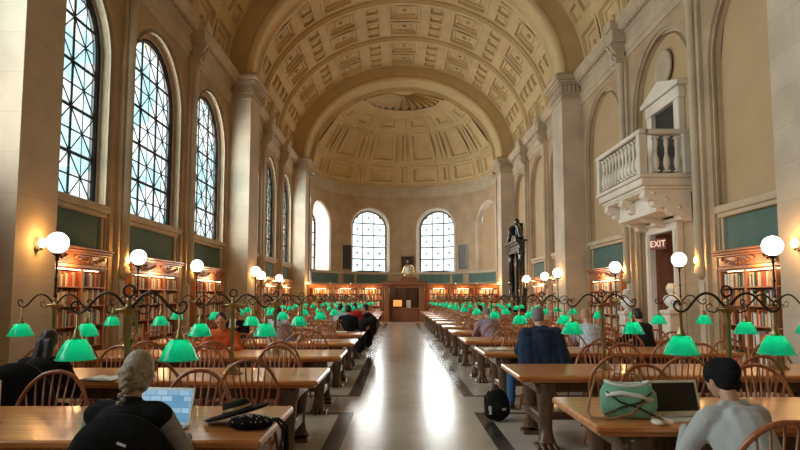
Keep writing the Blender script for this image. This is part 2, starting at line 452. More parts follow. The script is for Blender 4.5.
def lattice(mp, sc, hw, sill, spring, d, cols=3, star=True, stars_rows=None):
    """iron window: frame, mullions, square cells with eight-point stars"""
    fr = MB().mat('iron'); th = .05
    P = outline(sc, hw, sill, spring, n=24); P2 = P+[P[0]]
    fr.tube([mp(s, z, d) for s, z in P], .055, 4, False, closed=True)
    br = MB().mat('iron'); w = 2*hw/cols; rows = int(round((spring+hw-sill)/w)); rh = (spring+hw-sill)/rows
    def top(s): return spring+sqrt(max(0, hw*hw-(s-sc)**2))
    def seg(p, q, r):
        # clip to the opening by sampling
        n = 6; pts = []
        for k in range(n+1):
            s = p[0]+(q[0]-p[0])*k/n; z = p[1]+(q[1]-p[1])*k/n
            if z <= top(s)+.001: pts.append(mp(s, z, d))
        if len(pts) >= 2: br.tube(pts, r, 4, False)
    for c in range(1, cols): br.tube([mp(sc-hw+w*c, z, d) for z in (sill, top(sc-hw+w*c))], .035, 4, False)
    for r in range(1, rows):
        z = sill+rh*r; e = hw if z <= spring else sqrt(max(0, hw*hw-(z-spring)**2))
        br.tube([mp(sc-e+2*e*k/6, z, d) for k in range(7)], .04, 4, False)
    for c in range(cols):
        for r in range(rows):
            x0, x1, z0, z1 = sc-hw+w*c, sc-hw+w*(c+1), sill+rh*r, sill+rh*(r+1); xm, zm = (x0+x1)/2, (z0+z1)/2
            if star:
                seg((x0, z0), (x1, z1), .019); seg((x0, z1), (x1, z0), .019)
                seg((x0, zm), (x1, zm), .02); seg((xm, z0), (xm, z1), .014)
            elif zm < top(xm)-.1:
                n = 8 if (stars_rows and r < stars_rows) else 0
                L = .38 if n else 0
                for k in range(n):
                    a = 2*pi*k/8+pi/8*0; seg((xm, zm), (xm+w*L*cos(a), zm+rh*L*sin(a)), .012)
                br.ball(mp(xm, zm, d), .07, 6, 4)
                for a in (pi/4, 3*pi/4): seg((xm-.13*cos(a), zm-.13*sin(a)), (xm+.13*cos(a), zm+.13*sin(a)), .012)
    return fr, br

def mapL(s, z, d): return (-XW-d, s, z)
def mapR(s, z, d): return (XW+d, s, z)
bayY = [(YB, .2), (.2, 4.75), (4.75, 9.15), (10.25, 14.3), (14.3, 18.85), (18.85, 23.4), (24.9, 29.1), (29.1, 33.5), (33.5, 37.7)]
ZT = 9.0
wn = 0
HA, H2 = 1.92, 1.76
for side, mp in (('left', mapL), ('right', mapR)):
    b = MB().mat('stone')
    for (s0, s1), yc in zip(bayY, WIN_Y):
        ha = min(HA, yc-s0-.06, s1-yc-.06); h2 = ha-.16
        b.mat('stone'); arch_wall(b, mp, s0, s1, 0, ZT, yc, ha, 0, SPR)
        b.mat('trimstone')
        ring(b, mp, yc, (ha, 0, SPR, 0), (ha, 0, SPR, .07), True)
        ring(b, mp, yc, (ha, 0, SPR, .07), (ha-.05, 0, SPR, .07), True)
        ring(b, mp, yc, (ha-.05, 0, SPR, .07), (ha-.05, 0, SPR, .16), True)
        ring(b, mp, yc, (ha-.05, 0, SPR, .16), (ha-.12, 0, SPR, .16), True)
        ring(b, mp, yc, (ha-.12, 0, SPR, .16), (h2, 0, SPR, .04), True)
        ring(b, mp, yc, (h2, 0, SPR, .10), (h2, 0, SPR, .22), True)
        hw = min(HW, h2-.08)
        # back wall of the recess from the floor up, with the window opening (left) or blind (right)
        if side == 'left':
            b.mat('stone'); arch_wall(b, mp, yc-h2, yc+h2, 0, SPR+.01, yc, hw, SILL, SPR-hw-.2, .22) if False else None
            b.quad(mp(yc-h2, 0, .22), mp(yc+h2, 0, .22), mp(yc+h2, SILL, .22), mp(yc-h2, SILL, .22))
            ring(b, mp, yc, (h2, SILL, SPR, .22), (hw, SILL, SPR, .22), True)
            b.mat('iron'); ring(b, mp, yc, (hw, SILL, SPR, .22), (hw, SILL, SPR, .42))
        else:
            b.mat('niche')
            if abs(yc-16.5) < .1:
                fan(b, mp, yc, h2, 3.9, SPR, .22)
                b.mat('stone')
                yd = 16.85
                for (a, c_) in ((yc-h2, yd-.75), (yd+.75, yc+h2)): b.quad(mp(a, 0, .22), mp(c_, 0, .22), mp(c_, 3.9, .22), mp(a, 3.9, .22))
                b.quad(mp(yd-.75, 3.3, .22), mp(yd+.75, 3.3, .22), mp(yd+.75, 3.9, .22), mp(yd-.75, 3.9, .22))
                b.mat('case_dark')   # deep doorway passage, its shade painted in with dark oak
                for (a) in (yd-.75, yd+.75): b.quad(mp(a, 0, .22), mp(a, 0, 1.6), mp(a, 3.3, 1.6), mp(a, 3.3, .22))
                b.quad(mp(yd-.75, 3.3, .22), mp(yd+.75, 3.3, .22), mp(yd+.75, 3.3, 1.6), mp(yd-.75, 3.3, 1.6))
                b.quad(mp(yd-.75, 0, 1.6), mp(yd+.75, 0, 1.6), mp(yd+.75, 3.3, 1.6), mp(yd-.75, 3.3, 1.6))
            else:
                fan(b, mp, yc, h2, 0, SPR, .22)
    o = b.build('wall_'+side, norm=False); struct(o, side+' hall wall with tall stepped arched recesses')

# windows of the left wall
for k, yc in enumerate(WIN_Y):
    s0, s1 = bayY[k]; ha = min(HA, yc-s0-.06, s1-yc-.06); hw = min(HW, ha-.24)
    wn += 1
    root = bpy.data.objects.new('window_%d' % wn, None); C.objects.link(root); struct(root, 'tall arched leaded window, %s along the left wall' % ORD[k], 'window')
    fr, br = lattice(mapL, yc, hw-.04, SILL+.05, SPR, .31)
    fr.build('window_frame', parent=root, norm=False); br.build('glazing_bars', parent=root, norm=False)
    g = MB().mat('pane'); fan(g, mapL, yc, hw, SILL, SPR, .33); g.build('pane', parent=root, norm=False)

# sills, green panels under them (both sides)
def bay_dress(side, yc, hw, ztop=SILL):
    sg = -1 if side == 'left' else 1
    b = MB().mat('trimstone')
    X0, X1 = sg*(XW-.06), sg*(XW+.22)
    b.box(X0, X1, yc-hw-.14, yc+hw+.14, 3.40, 3.56, .02); b.box(sg*(XW-.0), X1, yc-hw-.10, yc+hw+.10, 3.30, 3.40, .015)
    b.mat('green_panel'); b.box(sg*(XW+.12), sg*(XW+.22), yc-hw, yc+hw, 2.1, 3.30)
    b.mat('trimstone')
    for y in (yc-hw-.1, yc+hw): b.box(sg*(XW+.06), sg*(XW+.22), y, y+.1, 2.1, 3.3, .01)
    return b
tn = 1
for k, yc in enumerate(WIN_Y):
    s0, s1 = bayY[k]; ha = min(HA, yc-s0-.06, s1-yc-.06); hw = min(HW, ha-.24)
    for side in ('left', 'right'):
        if side == 'right' and k == 4: continue
        tn += 1; struct(bay_dress(side, yc, hw).build('trim_%d' % tn), 'stone sill ledge over a dull green panel, %s bay of the %s wall' % (ORD[k], side))

# pilasters with colonnettes, corbels and capitals
def pilaster(sg, y):
    b = MB().mat('trimstone'); x = lambda d: sg*(XW-d)
    b.box(x(-.02), x(.10), y-.21, y+.21, 0, 9.0, .01)
    b.mat('stone_light'); b.box(x(.10), x(.14), y-.12, y+.12, 0, 1.9, .01)
    b.mat('trimstone')
    for dy, r in ((0, .10),):
        b.lathe([(.03, 1.95), (.13, 2.05), (.16, 2.12), (.12, 2.16), (.14, 2.22), (r, 2.28), (r, 8.35), (r+.03, 8.4), (r, 8.45), (r+.04, 8.6), (.16, 8.75), (.2, 8.8)], (x(.15), y+dy, 0), 14)
    b.box(x(0), x(.38), y-.20, y+.20, 8.8, 8.92, .02)
    # scroll bracket above capital
    for q in (-.11, .11):
        pr = [(XW-.1, 8.92), (XW-.36, 8.92), (XW-.42, 9.0), (XW-.36, 9.08), (XW-.44, 9.2), (XW-.55, 9.35), (XW-.5, 9.45), (XW-.1, 9.45)]
        b.extrude([(sg*p[0], p[1]) for p in pr], 1, y+q-.06, y+q+.06)
    b.ball((x(.42), y, 9.15), (.09, .1, .13), 10, 6)
    return b
k = 0
for y in PIL:
    for side, sg in (('left', -1), ('right', 1)):
        tn += 1; k += 1
        struct(pilaster(sg, y).build('trim_%d' % tn), 'slender stone pilaster with a bracket capital, %s along the %s wall' % (ORD[PIL.index(y)], side))

# entablature / cornice sweep
ent = [(-.1, 8.95), (.04, 8.95), (.04, 9.12), (.08, 9.14), (.08, 9.30), (.12, 9.34), (.06, 9.38), (.06, 9.66), (.12, 9.70), (.16, 9.76), (.30, 9.84), (.33, 9.94), (.38, 9.98), (.40, 10.10), (.1, 10.16), (-.15, 10.16)]
for side, sg in (('left', -1), ('right', 1)):
    b = MB().mat('trimstone')
    for (y0, y1) in ((YB, 9.15), (10.25, 23.4), (24.9, 37.7)):
        b.extrude([(sg*(XW-p[0]), p[1]) for p in ent], 1, y0, y1)
        y = y0+.1
        while y < y1-.1:
            b.box(sg*(XW-.16), sg*(XW-.24), y, y+.09, 9.72, 9.83); y += .18
    for y in PIL:
        b.box(sg*(XW), sg*(XW-.5), y-.26, y+.26, 9.45, 9.86, .02); b.box(sg*(XW), sg*(XW-.58), y-.3, y+.3, 9.86, 10.12, .03)
    tn += 1; struct(b.build('trim_%d' % tn, norm=False), 'moulded stone cornice running along the %s wall' % side)

# great piers and arches
for k, (y0, y1) in enumerate(PIERS):
    b = MB()
    for sg in (-1, 1):
        b.mat('stone_light' if sg < 0 else 'stone'); b.mat('stone_light')
        b.box(sg*XP, sg*(XW+.3), y0, y1, 0, 9.25)
        b.mat('trimstone')
        b.box(sg*(XP-.05), sg*(XW+.2), y0-.05, y1+.05, 0, .28, .02)
        def capring(d, z0, z1, bv=.02): b.box(sg*(XP-d), sg*(XW+.3), y0-d, y1+d, z0, z1, bv)
        capring(.05, 9.15, 9.22); capring(.02, 9.22, 9.36); capring(.10, 9.36, 9.42); capring(.05, 9.42, 9.74, .01)
        capring(.12, 9.74, 9.80); capring(.20, 9.80, 9.90); capring(.30, 9.90, 10.08, .04); capring(.24, 10.08, 10.14)
        # leaf tongues round the frieze
        n = int((y1-y0)/.16)
        for q in range(n+1): b.ball((sg*(XP-.06), y0+(y1-y0)*q/n, 9.58), (.05, .055, .15), 6, 5)
        n = 5
        for q in range(n+1): b.ball((sg*(XP+(XW-XP)*q/n), y0-.06, 9.58), (.055, .05, .15), 6, 5)
    tn += 1; struct(b.build('trim_%d' % tn, norm=False), 'pair of massive stone piers with leafy capitals, %s from the viewer' % ORD[k])
    b = MB(); n = 64
    def el(a, bb, t): return (a*cos(t), ZS+bb*sin(t))
    b.mat('plaster')
    prof = [(VA+.1, VB+.1, y0), (AA+.25, AB+.25, y0), (AA+.22, AB+.22, y0-.03), (AA+.1, AB+.1, y0-.03), (AA+.05, AB+.05, y0+.03), (AA, AB, y0+.05), (AA, AB, y0+.35), (AA+.04, AB+.04, y0+.38),
            (AA+.04, AB+.04, y1-.38), (AA, AB, y1-.35), (AA, AB, y1-.05), (AA+.05, AB+.05, y1), (VA+.1, VB+.1, y1)]
    nv = len(b.v)
    for (a_, b_, y) in prof:
        for i in range(n+1):
            t = pi*i/n; e = el(a_, b_, t); b.v.append((e[0], y, e[1]))
    for j in range(len(prof)-1):
        for i in range(n): b.face((nv+j*(n+1)+i, nv+j*(n+1)+i+1, nv+(j+1)*(n+1)+i+1, nv+(j+1)*(n+1)+i), j not in (0, 11))
    tn += 1; struct(b.build('trim_%d' % tn, norm=False), 'broad semicircular arch spanning the hall, %s from the viewer' % ORD[k])

# coffered barrel vault
def coffer(b, P, u0, u1, y0, y1, style):
    """nested rectangular frames sunk in the vault; P(u,y,d) -> point, d>0 is up into the vault"""
    du, dy = u1-u0, y1-y0
    if style == 'rich': steps = [(0, 0), (.03, -.04), (.09, -.04), (.12, .10), (.19, .11), (.20, .17), (.31, .17), (.33, .10), (.40, .12)]
    elif style == 'plain': steps = [(0, 0), (.04, -.03), (.10, -.03), (.14, .10), (.22, .11), (.25, .06)]
    else: steps = [(0, 0), (.05, .08), (.30, .09), (.34, .03)]
    m = min(du*6.4, dy)
    rings = []
    for ins, dep in steps:
        iu = ins*m/6.4; iy = ins*m
        c = [(u0+iu, y0+iy), (u1-iu, y0+iy), (u1-iu, y1-iy), (u0+iu, y1-iy)]
        rings.append([P(u, y, dep) for u, y in c])
    for A, B in zip(rings, rings[1:]):
        for i in range(4): b.quad(A[i], A[(i+1) % 4], B[(i+1) % 4], B[i])
    b.quad(*rings[-1])
    if style == 'rich':
        b.ball(P((u0+u1)/2, (y0+y1)/2, .09), (.12, .12, .10), 8, 5)
def vaultP(u, y, d):
    a, bb = VA+d, VB+d; return (a*cos(u), y, ZS+bb*sin(u))
b = MB().mat('plaster')
per = R(27.2); w_, n_, g_ = R(14.2), R(6.6), R(3.2)
cells = []
for k in range(-3, 4):
    c = pi/2+k*per; cells.append((c-w_/2, c+w_/2, 'rich'))
    if k < 3: c2 = c+per/2; cells.append((c2-n_/2, c2+n_/2, 'plain'))
cells.sort()
def subvault(y0, y1):
    e = .22; yy0, yy1 = y0+e, y1-e; ym = (yy0+yy1)/2; g = .16
    rows = [(yy0, ym-g/2), (ym+g/2, yy1)]
    us = [0.0]; 
    for c in cells: us += [c[0], c[1]]
    us.append(pi)
    for i in range(len(us)-1):
        ua, ub = us[i], us[i+1]; cell = [c for c in cells if abs(c[0]-ua) < 1e-6]
        nn = max(1, int((ub-ua)/R(3.5)))
        def strip(ya, yb):
            for q in range(nn):
                a, c_ = ua+(ub-ua)*q/nn, ua+(ub-ua)*(q+1)/nn
                b.quad(vaultP(a, ya, 0), vaultP(c_, ya, 0), vaultP(c_, yb, 0), vaultP(a, yb, 0))
        if not cell: strip(y0, y1)
        else:
            strip(y0, rows[0][0]); strip(rows[0][1], rows[1][0]); strip(rows[1][1], y1)
            st = cell[0][2]
            for (ya, yb) in rows:
                if st == 'rich': coffer(b, vaultP, ua, ub, ya, yb, st)
                else:
                    yk = (ya+yb)/2
                    for (p, q) in ((ya, yk-.06), (yk+.06, yb)): coffer(b, vaultP, ua, ub, p, q, 'plain')
                    for r_ in range(1): b.quad(vaultP(ua, yk-.06, 0), vaultP(ub, yk-.06, 0), vaultP(ub, yk+.06, 0), vaultP(ua, yk+.06, 0))
def band(y0, y1):
    n = 64; prof = [(0, y0), (-.10, y0+.02), (-.10, y0+.09), (-.16, y0+.12), (-.20, y0+.16), (-.20, y1-.16), (-.16, y1-.12), (-.10, y1-.09), (-.10, y1-.02), (0, y1)]
    nv = len(b.v)
    for (d, y) in prof:
        for i in range(n+1): b.v.append(vaultP(pi*i/n, y, d))
    for j in range(len(prof)-1):
        for i in range(n): b.face((nv+j*(n+1)+i, nv+j*(n+1)+i+1, nv+(j+1)*(n+1)+i+1, nv+(j+1)*(n+1)+i), False)
for (y0, y1, ps) in ((YB, 9.15, (.2, 4.75)), (10.25, 23.4, (14.3, 18.85)), (24.9, 37.7, (29.1, 33.5))):
    ed = [y0]
    for p in ps: ed += [p-.25, p+.25]
    ed.append(y1)
    for i in range(len(ed)-1):
        if i % 2 == 0: subvault(ed[i], ed[i+1])
        else: band(ed[i], ed[i+1])
struct(b.build('ceiling', norm=False), 'golden coffered barrel vault')

# ---- apse: curved wall, windows, half dome
def mapA(s, z, d):
    a = s/AR; r = AR+d; return (APSE_C[0]+r*sin(a), APSE_C[1]+r*cos(a), z)
ZD = 9.55; AHW = 1.28; ASP = 6.5
WA = [R(v)*AR for v in (-72, -24, 24, 72)]
edges = [-pi/2*AR, -R(48)*AR, 0, R(48)*AR, pi/2*AR]
b = MB()
for i, sc in enumerate(WA):
    s0, s1 = edges[i], edges[i+1]; s0 = min(s0, s1)
    # split off curved filler strips so the wall stays round
    lo, hi = sc-1.75, sc+1.75
    b.mat('stone'); arch_wall(b, mapA, lo, hi, 0, 9.0, sc, 1.55, 0 if False else 3.35, ASP)
    for (p, q) in ((s0, lo), (hi, s1)):
        if q > p+.01:
            nn = max(1, int((q-p)/.4))
            for t in range(nn):
                a_, c_ = p+(q-p)*t/nn, p+(q-p)*(t+1)/nn
                b.quad(mapA(a_, 0, 0), mapA(c_, 0, 0), mapA(c_, 9.0, 0), mapA(a_, 9.0, 0))
    b.mat('whitestone')
    ring(b, mapA, sc, (1.55, 3.35, ASP, 0), (1.50, 3.35, ASP, -.05)); ring(b, mapA, sc, (1.50, 3.35, ASP, -.05), (1.40, 3.35, ASP, .05))
    dep = .35 if i in (1, 2) else (1.25 if i == 0 else .3)
    ring(b, mapA, sc, (1.40, 3.35, ASP, .05), (AHW, 3.38, ASP, dep))
    if i == 3:
        b.mat('niche'); fan(b, mapA, sc, AHW, 3.38, ASP, dep)
struct(b.build('wall_back', norm=False), 'curved apse wall with arched openings')
for k, i in enumerate((1, 2, 0)):
    sc = WA[i]; wn += 1; dd = .35 if i else 1.25
    root = bpy.data.objects.new('window_%d' % wn, None); C.objects.link(root)
    struct(root, ['left of the two bright arched apse windows', 'right of the two bright arched apse windows', 'arched apse window seen at an angle on the far left'][k], 'window')
    fr, br = lattice(mapA, sc, AHW-.03, 3.42, ASP, dd-.05, 3, False, stars_rows=2 if i == 1 else 0)
    fr.build('window_frame', parent=root, norm=False); br.build('glazing_bars', parent=root, norm=False)
    g = MB().mat('pane_clear'); fan(g, mapA, sc, AHW, 3.38, ASP, dd); g.build('pane', parent=root, norm=False)
# apse ledge, green panels, dado
b = MB(); n = 48
def aband(b, z0, z1, d0, d1, s0=-pi/2*AR, s1=pi/2*AR, nn=48):
    for t in range(nn):
        a_, c_ = s0+(s1-s0)*t/nn, s0+(s1-s0)*(t+1)/nn
        for (za, da, zb, db) in ((z0, d0, z0, d1), (z0, d1, z1, d1), (z1, d1, z1, d0)):
            b.quad(mapA(a_, za, -da), mapA(c_, za, -da), mapA(c_, zb, -db), mapA(a_, zb, -db))
b.mat('trimstone'); aband(b, 3.18, 3.34, 0, .10); aband(b, 8.85, 8.98, 0, .06); aband(b, 9.0, 9.3, -.05, .03); aband(b, 9.3, 9.42, 0, .14); aband(b, 9.42, 9.55, 0, .24)
b.mat('green_panel')
for (p, q) in ((-85, -50), (-45, -36), (-34, -11), (11, 34), (36, 45), (50, 85)):
    aband(b, 2.55, 3.16, 0, .03, R(p)*AR, R(q)*AR, 8)
tn += 1; struct(b.build('trim_%d' % tn, norm=False), 'cornice, ledge and green panels round the apse wall')
# half dome
b = MB().mat('plaster'); DB = 5.3
def domeP(u, v, d):   # u azimuth, v elevation
    r = AR-.02+d; rz = DB+d; return (APSE_C[0]+r*cos(v)*sin(u), APSE_C[1]+r*cos(v)*cos(u), ZD+rz*sin(v))
def dgrid(u0, u1, v0, v1, nu=3, nv=4, d=0):
    for i in range(nu):
        for j in range(nv):
            a, c_, e, f_ = u0+(u1-u0)*i/nu, u0+(u1-u0)*(i+1)/nu, v0+(v1-v0)*j/nv, v0+(v1-v0)*(j+1)/nv
            b.quad(domeP(a, e, d), domeP(c_, e, d), domeP(c_, f_, d), domeP(a, f_, d))
def dcoffer(u0, u1, v0, v1):
    steps = [(0, 0), (.015, -.06), (.035, -.06), (.05, .08), (.09, .09)]
    rg = []
    for ins, dep in steps:
        uu = ins/max(.25, cos((v0+v1)/2)); rg.append([domeP(u, v, dep) for u, v in ((u0+uu, v0+ins), (u1-uu, v0+ins), (u1-uu, v1-ins), (u0+uu, v1-ins))])
    for A, B in zip(rg, rg[1:]):
        for i in range(4): b.quad(A[i], A[(i+1) % 4], B[(i+1) % 4], B[i])
    b.quad(*rg[-1])
V = [R(3), R(17), R(20), R(44), R(47), R(57)]; VT = R(61)
us = []; c = 0; u = -pi/2; cellsU = []
widths = [(R(4), 0)]
wide, nar, gp = R(20), R(6.5), R(2.6)
step = wide+nar+2*gp
k = -4
while True:
    cc = k*step
    if cc > pi/2+step: break
    cellsU.append((cc-nar/2, cc+nar/2)); cellsU.append((cc+step/2-wide/2, cc+step/2+wide/2)); k += 1
cellsU = [(max(-pi/2, a), min(pi/2, c_)) for a, c_ in cellsU if a < pi/2-.02 and c_ > -pi/2+.02]
prev = -pi/2
for (a, c_) in cellsU:
    if a > prev+1e-4: dgrid(prev, a, 0, VT, 1, 16)
    dgrid(a, c_, 0, V[0], 3, 1)
    if c_-a > R(5):
        dcoffer(a, c_, V[0], V[1]); dgrid(a, c_, V[1], V[2], 3, 1); dcoffer(a, c_, V[2], V[3]); dgrid(a, c_, V[3], V[4], 3, 1); dcoffer(a, c_, V[4], V[5]); dgrid(a, c_, V[5], VT, 3, 1)
    else: dgrid(a, c_, 0, VT, 2, 16)
    prev = c_
if prev < pi/2-1e-4: dgrid(prev, pi/2, 0, VT, 1, 16)
dgrid(-pi/2, pi/2, VT, R(64), 40, 1); dgrid(-pi/2, pi/2, R(64), R(64.5), 40, 1, -.1); dgrid(-pi/2, pi/2, R(64.5), R(66), 40, 1, -.1)
# radiating shell at the crown
nsh = 14
for i in range(nsh):
    a, c_ = -pi/2+pi*i/nsh, -pi/2+pi*(i+1)/nsh; m_ = .05
    b.quad(domeP(a, R(66), 0), domeP(a+m_, R(66), -.12), domeP(a+m_*3, R(84), -.12), domeP(a, R(84), 0))
    b.quad(domeP(a+m_, R(66), -.1), domeP(c_-m_, R(66), .2), domeP(c_-m_, R(84), .2), domeP(a+m_*2, R(84), -.1))
    b.quad(domeP(c_-m_, R(66), .2), domeP(c_, R(66), -.1), domeP(c_, R(84), -.1), domeP(c_-m_, R(84), .2))
dgrid(-pi/2, pi/2, R(83), R(90), 20, 1, 0)
o = b.build('ceiling', norm=False); struct(o, 'coffered half dome over the apse')
# lintel fill between arch and dome
b = MB().mat('plaster'); n = 48
for i in range(n):
    t0, t1 = pi*i/n, pi*(i+1)/n
    e = lambda t, a_, b_: (a_*cos(t), ZS+b_*sin(t))
    A0, A1 = e(t0, AA+.05, AB+.05), e(t1, AA+.05, AB+.05)
    D0, D1 = (5.93*cos(t0)+.05, ZD+DB*sin(t0)), (5.93*cos(t1)+.05, ZD+DB*sin(t1))
    b.quad((A0[0], 39.25, A0[1]), (A1[0], 39.25, A1[1]), (D1[0], 39.32, D1[1]), (D0[0], 39.32, D0[1]))
for sg in (-1, 1): b.box(sg*5.93, sg*6.3, 39.2, 39.4, 0, 10.2)
tn += 1; struct(b.build('trim_%d' % tn, norm=False), 'plaster rim joining the last arch to the apse dome')

b = MB().mat('stone')
b.box(-9, 9, YB-.3, 47.5, 17.0, 17.3); b.box(8.75, 9, YB, 47.5, 0, 17); b.box(-7.6, -7.35, YB, 39.2, 8.75, 17)  # unseen backing boxes, added to stop sky light leaking through gaps
b.lathe([(8.2, 8.7), (8.2, 17.0), (8.0, 17.0), (8.0, 8.7), (8.2, 8.7)], (APSE_C[0], APSE_C[1], 0), 32, False, a0=0, a1=pi)
for sg in (-1, 1): b.box(sg*6.2, sg*9, 39.0, 39.2, 8.75, 17); b.box(sg*5.95, sg*9, 39.15, 39.35, 0, 9)
struct(b.build('ceiling', norm=False), 'unseen outer shell added to block stray sky light')
# ------------------------------------------------------------------ wall sconces
def point(name, loc, e, col, r=.05, parent=None):
    d = bpy.data.lights.new(name, 'POINT'); d.energy = e; d.color = col; d.shadow_soft_size = r
    o = bpy.data.objects.new(name, d); C.objects.link(o); o.location = loc; o.parent = parent; return o
sconce0 = None; SC = []
for y in (9.7, 14.3, 18.85, 24.15, 29.1, 33.5, 38.4, 4.75):
    for sg in (-1, 1):
        xx = XP if y in (9.7, 24.15, 38.4) else XW-.14
        SC.append((sg, xx, y))
for i, (sg, xx, y) in enumerate(SC):
    if sconce0 is None:
        sconce0 = thing('wall_sconce', '', 'lamp')
        m = MB().mat('brass'); m.lathe([(.001, 0), (.05, .0), (.045, .02), (.02, .03)], (0, 0, 0), 12, T=Matrix.Rotation(R(90), 4, 'Y')); m.tube([(0, 0, 0), (.05, 0, -.03), (.09, 0, 0)], .008, 6)
        m.lathe([(.01, -.02), (.03, 0), (.035, .02)], (.09, 0, 0), 10); m.build('bracket', parent=sconce0)
        m = MB().mat('sconce'); m.lathe([(.02, .01), (.05, .05), (.058, .10), (.045, .15), (.015, .17), (.001, .175)], (.09, 0, 0), 14); m.build('glass_shade', parent=sconce0)
        s_ = sconce0
    else: s_ = copy_tree(sconce0)
    s_.location = (sg*xx, y, 2.3); s_.rotation_euler = (0, 0, pi if sg > 0 else 0)
    nm = ORD[[4.75, 9.7, 14.3, 18.85, 24.15, 29.1, 33.5, 38.4].index(y)]
    tag(s_, 'small glowing brass wall sconce, %s along the %s wall' % (nm, 'left' if sg < 0 else 'right'), 'lamp', 'wall sconces')
    point('sconce_light', (sg*(xx-.22), y, 2.42), 16 if y < 20 else 22, (1, .50, .14), .05)

# ------------------------------------------------------------------ reading tables
LN = [3.5, 5.95, 8.35, 10.8, 13.3]+[15.8+2.5*k for k in range(8)]
RN = [3.9, 6.35, 8.9, 11.35, 14.1]+[16.6+2.47*k for k in range(8)]
TL = 3.7; TD = 1.1; TZ = .76
LX, RX = -1.08-TL/2, .90+TL/2
def table_root():
    t = thing('reading_table', '', 'table')
    m = MB(); m.box(-TL/2, TL/2, -TD/2, TD/2, TZ-.05, TZ, .012); m.box(-TL/2+.03, TL/2-.03, -TD/2+.03, TD/2-.03, TZ-.075, TZ-.05, .008)
    m.build('table_top', 'table_top', t)
    m = MB()
    for y in (-TD/2+.16, TD/2-.20): m.box(-TL/2+.2, TL/2-.2, y, y+.04, TZ-.19, TZ-.075, .005)
    for x in (-TL/2+.2, TL/2-.24): m.box(x, x+.04, -TD/2+.18, TD/2-.18, TZ-.19, TZ-.075, .005)
    m.build('apron', 'table_dark', t)
    m = MB()
    for sx in (-1, 1): m.box(sx*(TL/2-.36), sx*(TL/2-.26), -.36, .36, .20, .32, .02)
    m.box(-TL/2+.3, TL/2-.3, -.05, .05, .22, .30, .02); m.build('stretcher', 'table_dark', t)
    for sx in (-1, 1):
        for sy in (-1, 1):
            m = MB(); cx, cy = sx*(TL/2-.31), sy*.36
            prof = [(.69, .13, 0, .10), (.64, .135, .015, .10), (.58, .11, .03, .095), (.50, .085, .01, .09), (.40, .07, -.01, .08), (.30, .062, -.02, .07), (.20, .06, -.01, .065), (.12, .07, .01, .075), (.07, .10, .03, .09)]
            n = len(m.v); seg = 12
            for z, ry, oy, rx in prof:
                for k in range(seg):
                    a = 2*pi*k/seg; q = .75
                    m.v.append((cx+rx*math.copysign(abs(cos(a))**q, cos(a)), cy+sy*oy+ry*math.copysign(abs(sin(a))**q, sin(a)), z))
            for j in range(len(prof)-1):
                for k in range(seg):
                    k2 = (k+1) % seg; m.face((n+j*seg+k, n+j*seg+k2, n+(j+1)*seg+k2, n+(j+1)*seg+k), True)
            m.face(tuple(n+k for k in range(seg)))
            for q in (-1, 0, 1):   # claw toes
                m.capsule((cx+q*.05, cy+sy*.06, .06), .035, (cx+q*.062, cy+sy*.15, .03), .028, 8)
                m.capsule((cx+q*.062, cy+sy*.17, .03), .018, (cx+q*.064, cy+sy*.205, .012), .008, 6)
            m.box(cx-.11, cx+.11, cy-.11, cy+.13 if sy > 0 else cy+.11, 0, .035, .01)
            m.ball((cx+sx*.07, cy+sy*.04, .60), (.05, .08, .06), 8, 6)   # carved knee volute
            m.box(cx-.10, cx+.10, cy-.13, cy+.13, .66, .70, .01)
            m.build('leg', 'table_dark', t)
    return t
tbl0 = table_root(); used = False
TABLES = {}
for side, near, X in (('left', LN, LX), ('right', RN, RX)):
    for i, y in enumerate(near):
        t = tbl0 if not used else copy_tree(tbl0); used = True
        t.location = (X, y+TD/2, 0)
        tag(t, 'long oak reading table with dark clawed legs, %s row %s of the aisle' % (ORD[i], side), 'table', 'reading tables in the %s column' % side)
        TABLES[(side, i)] = t

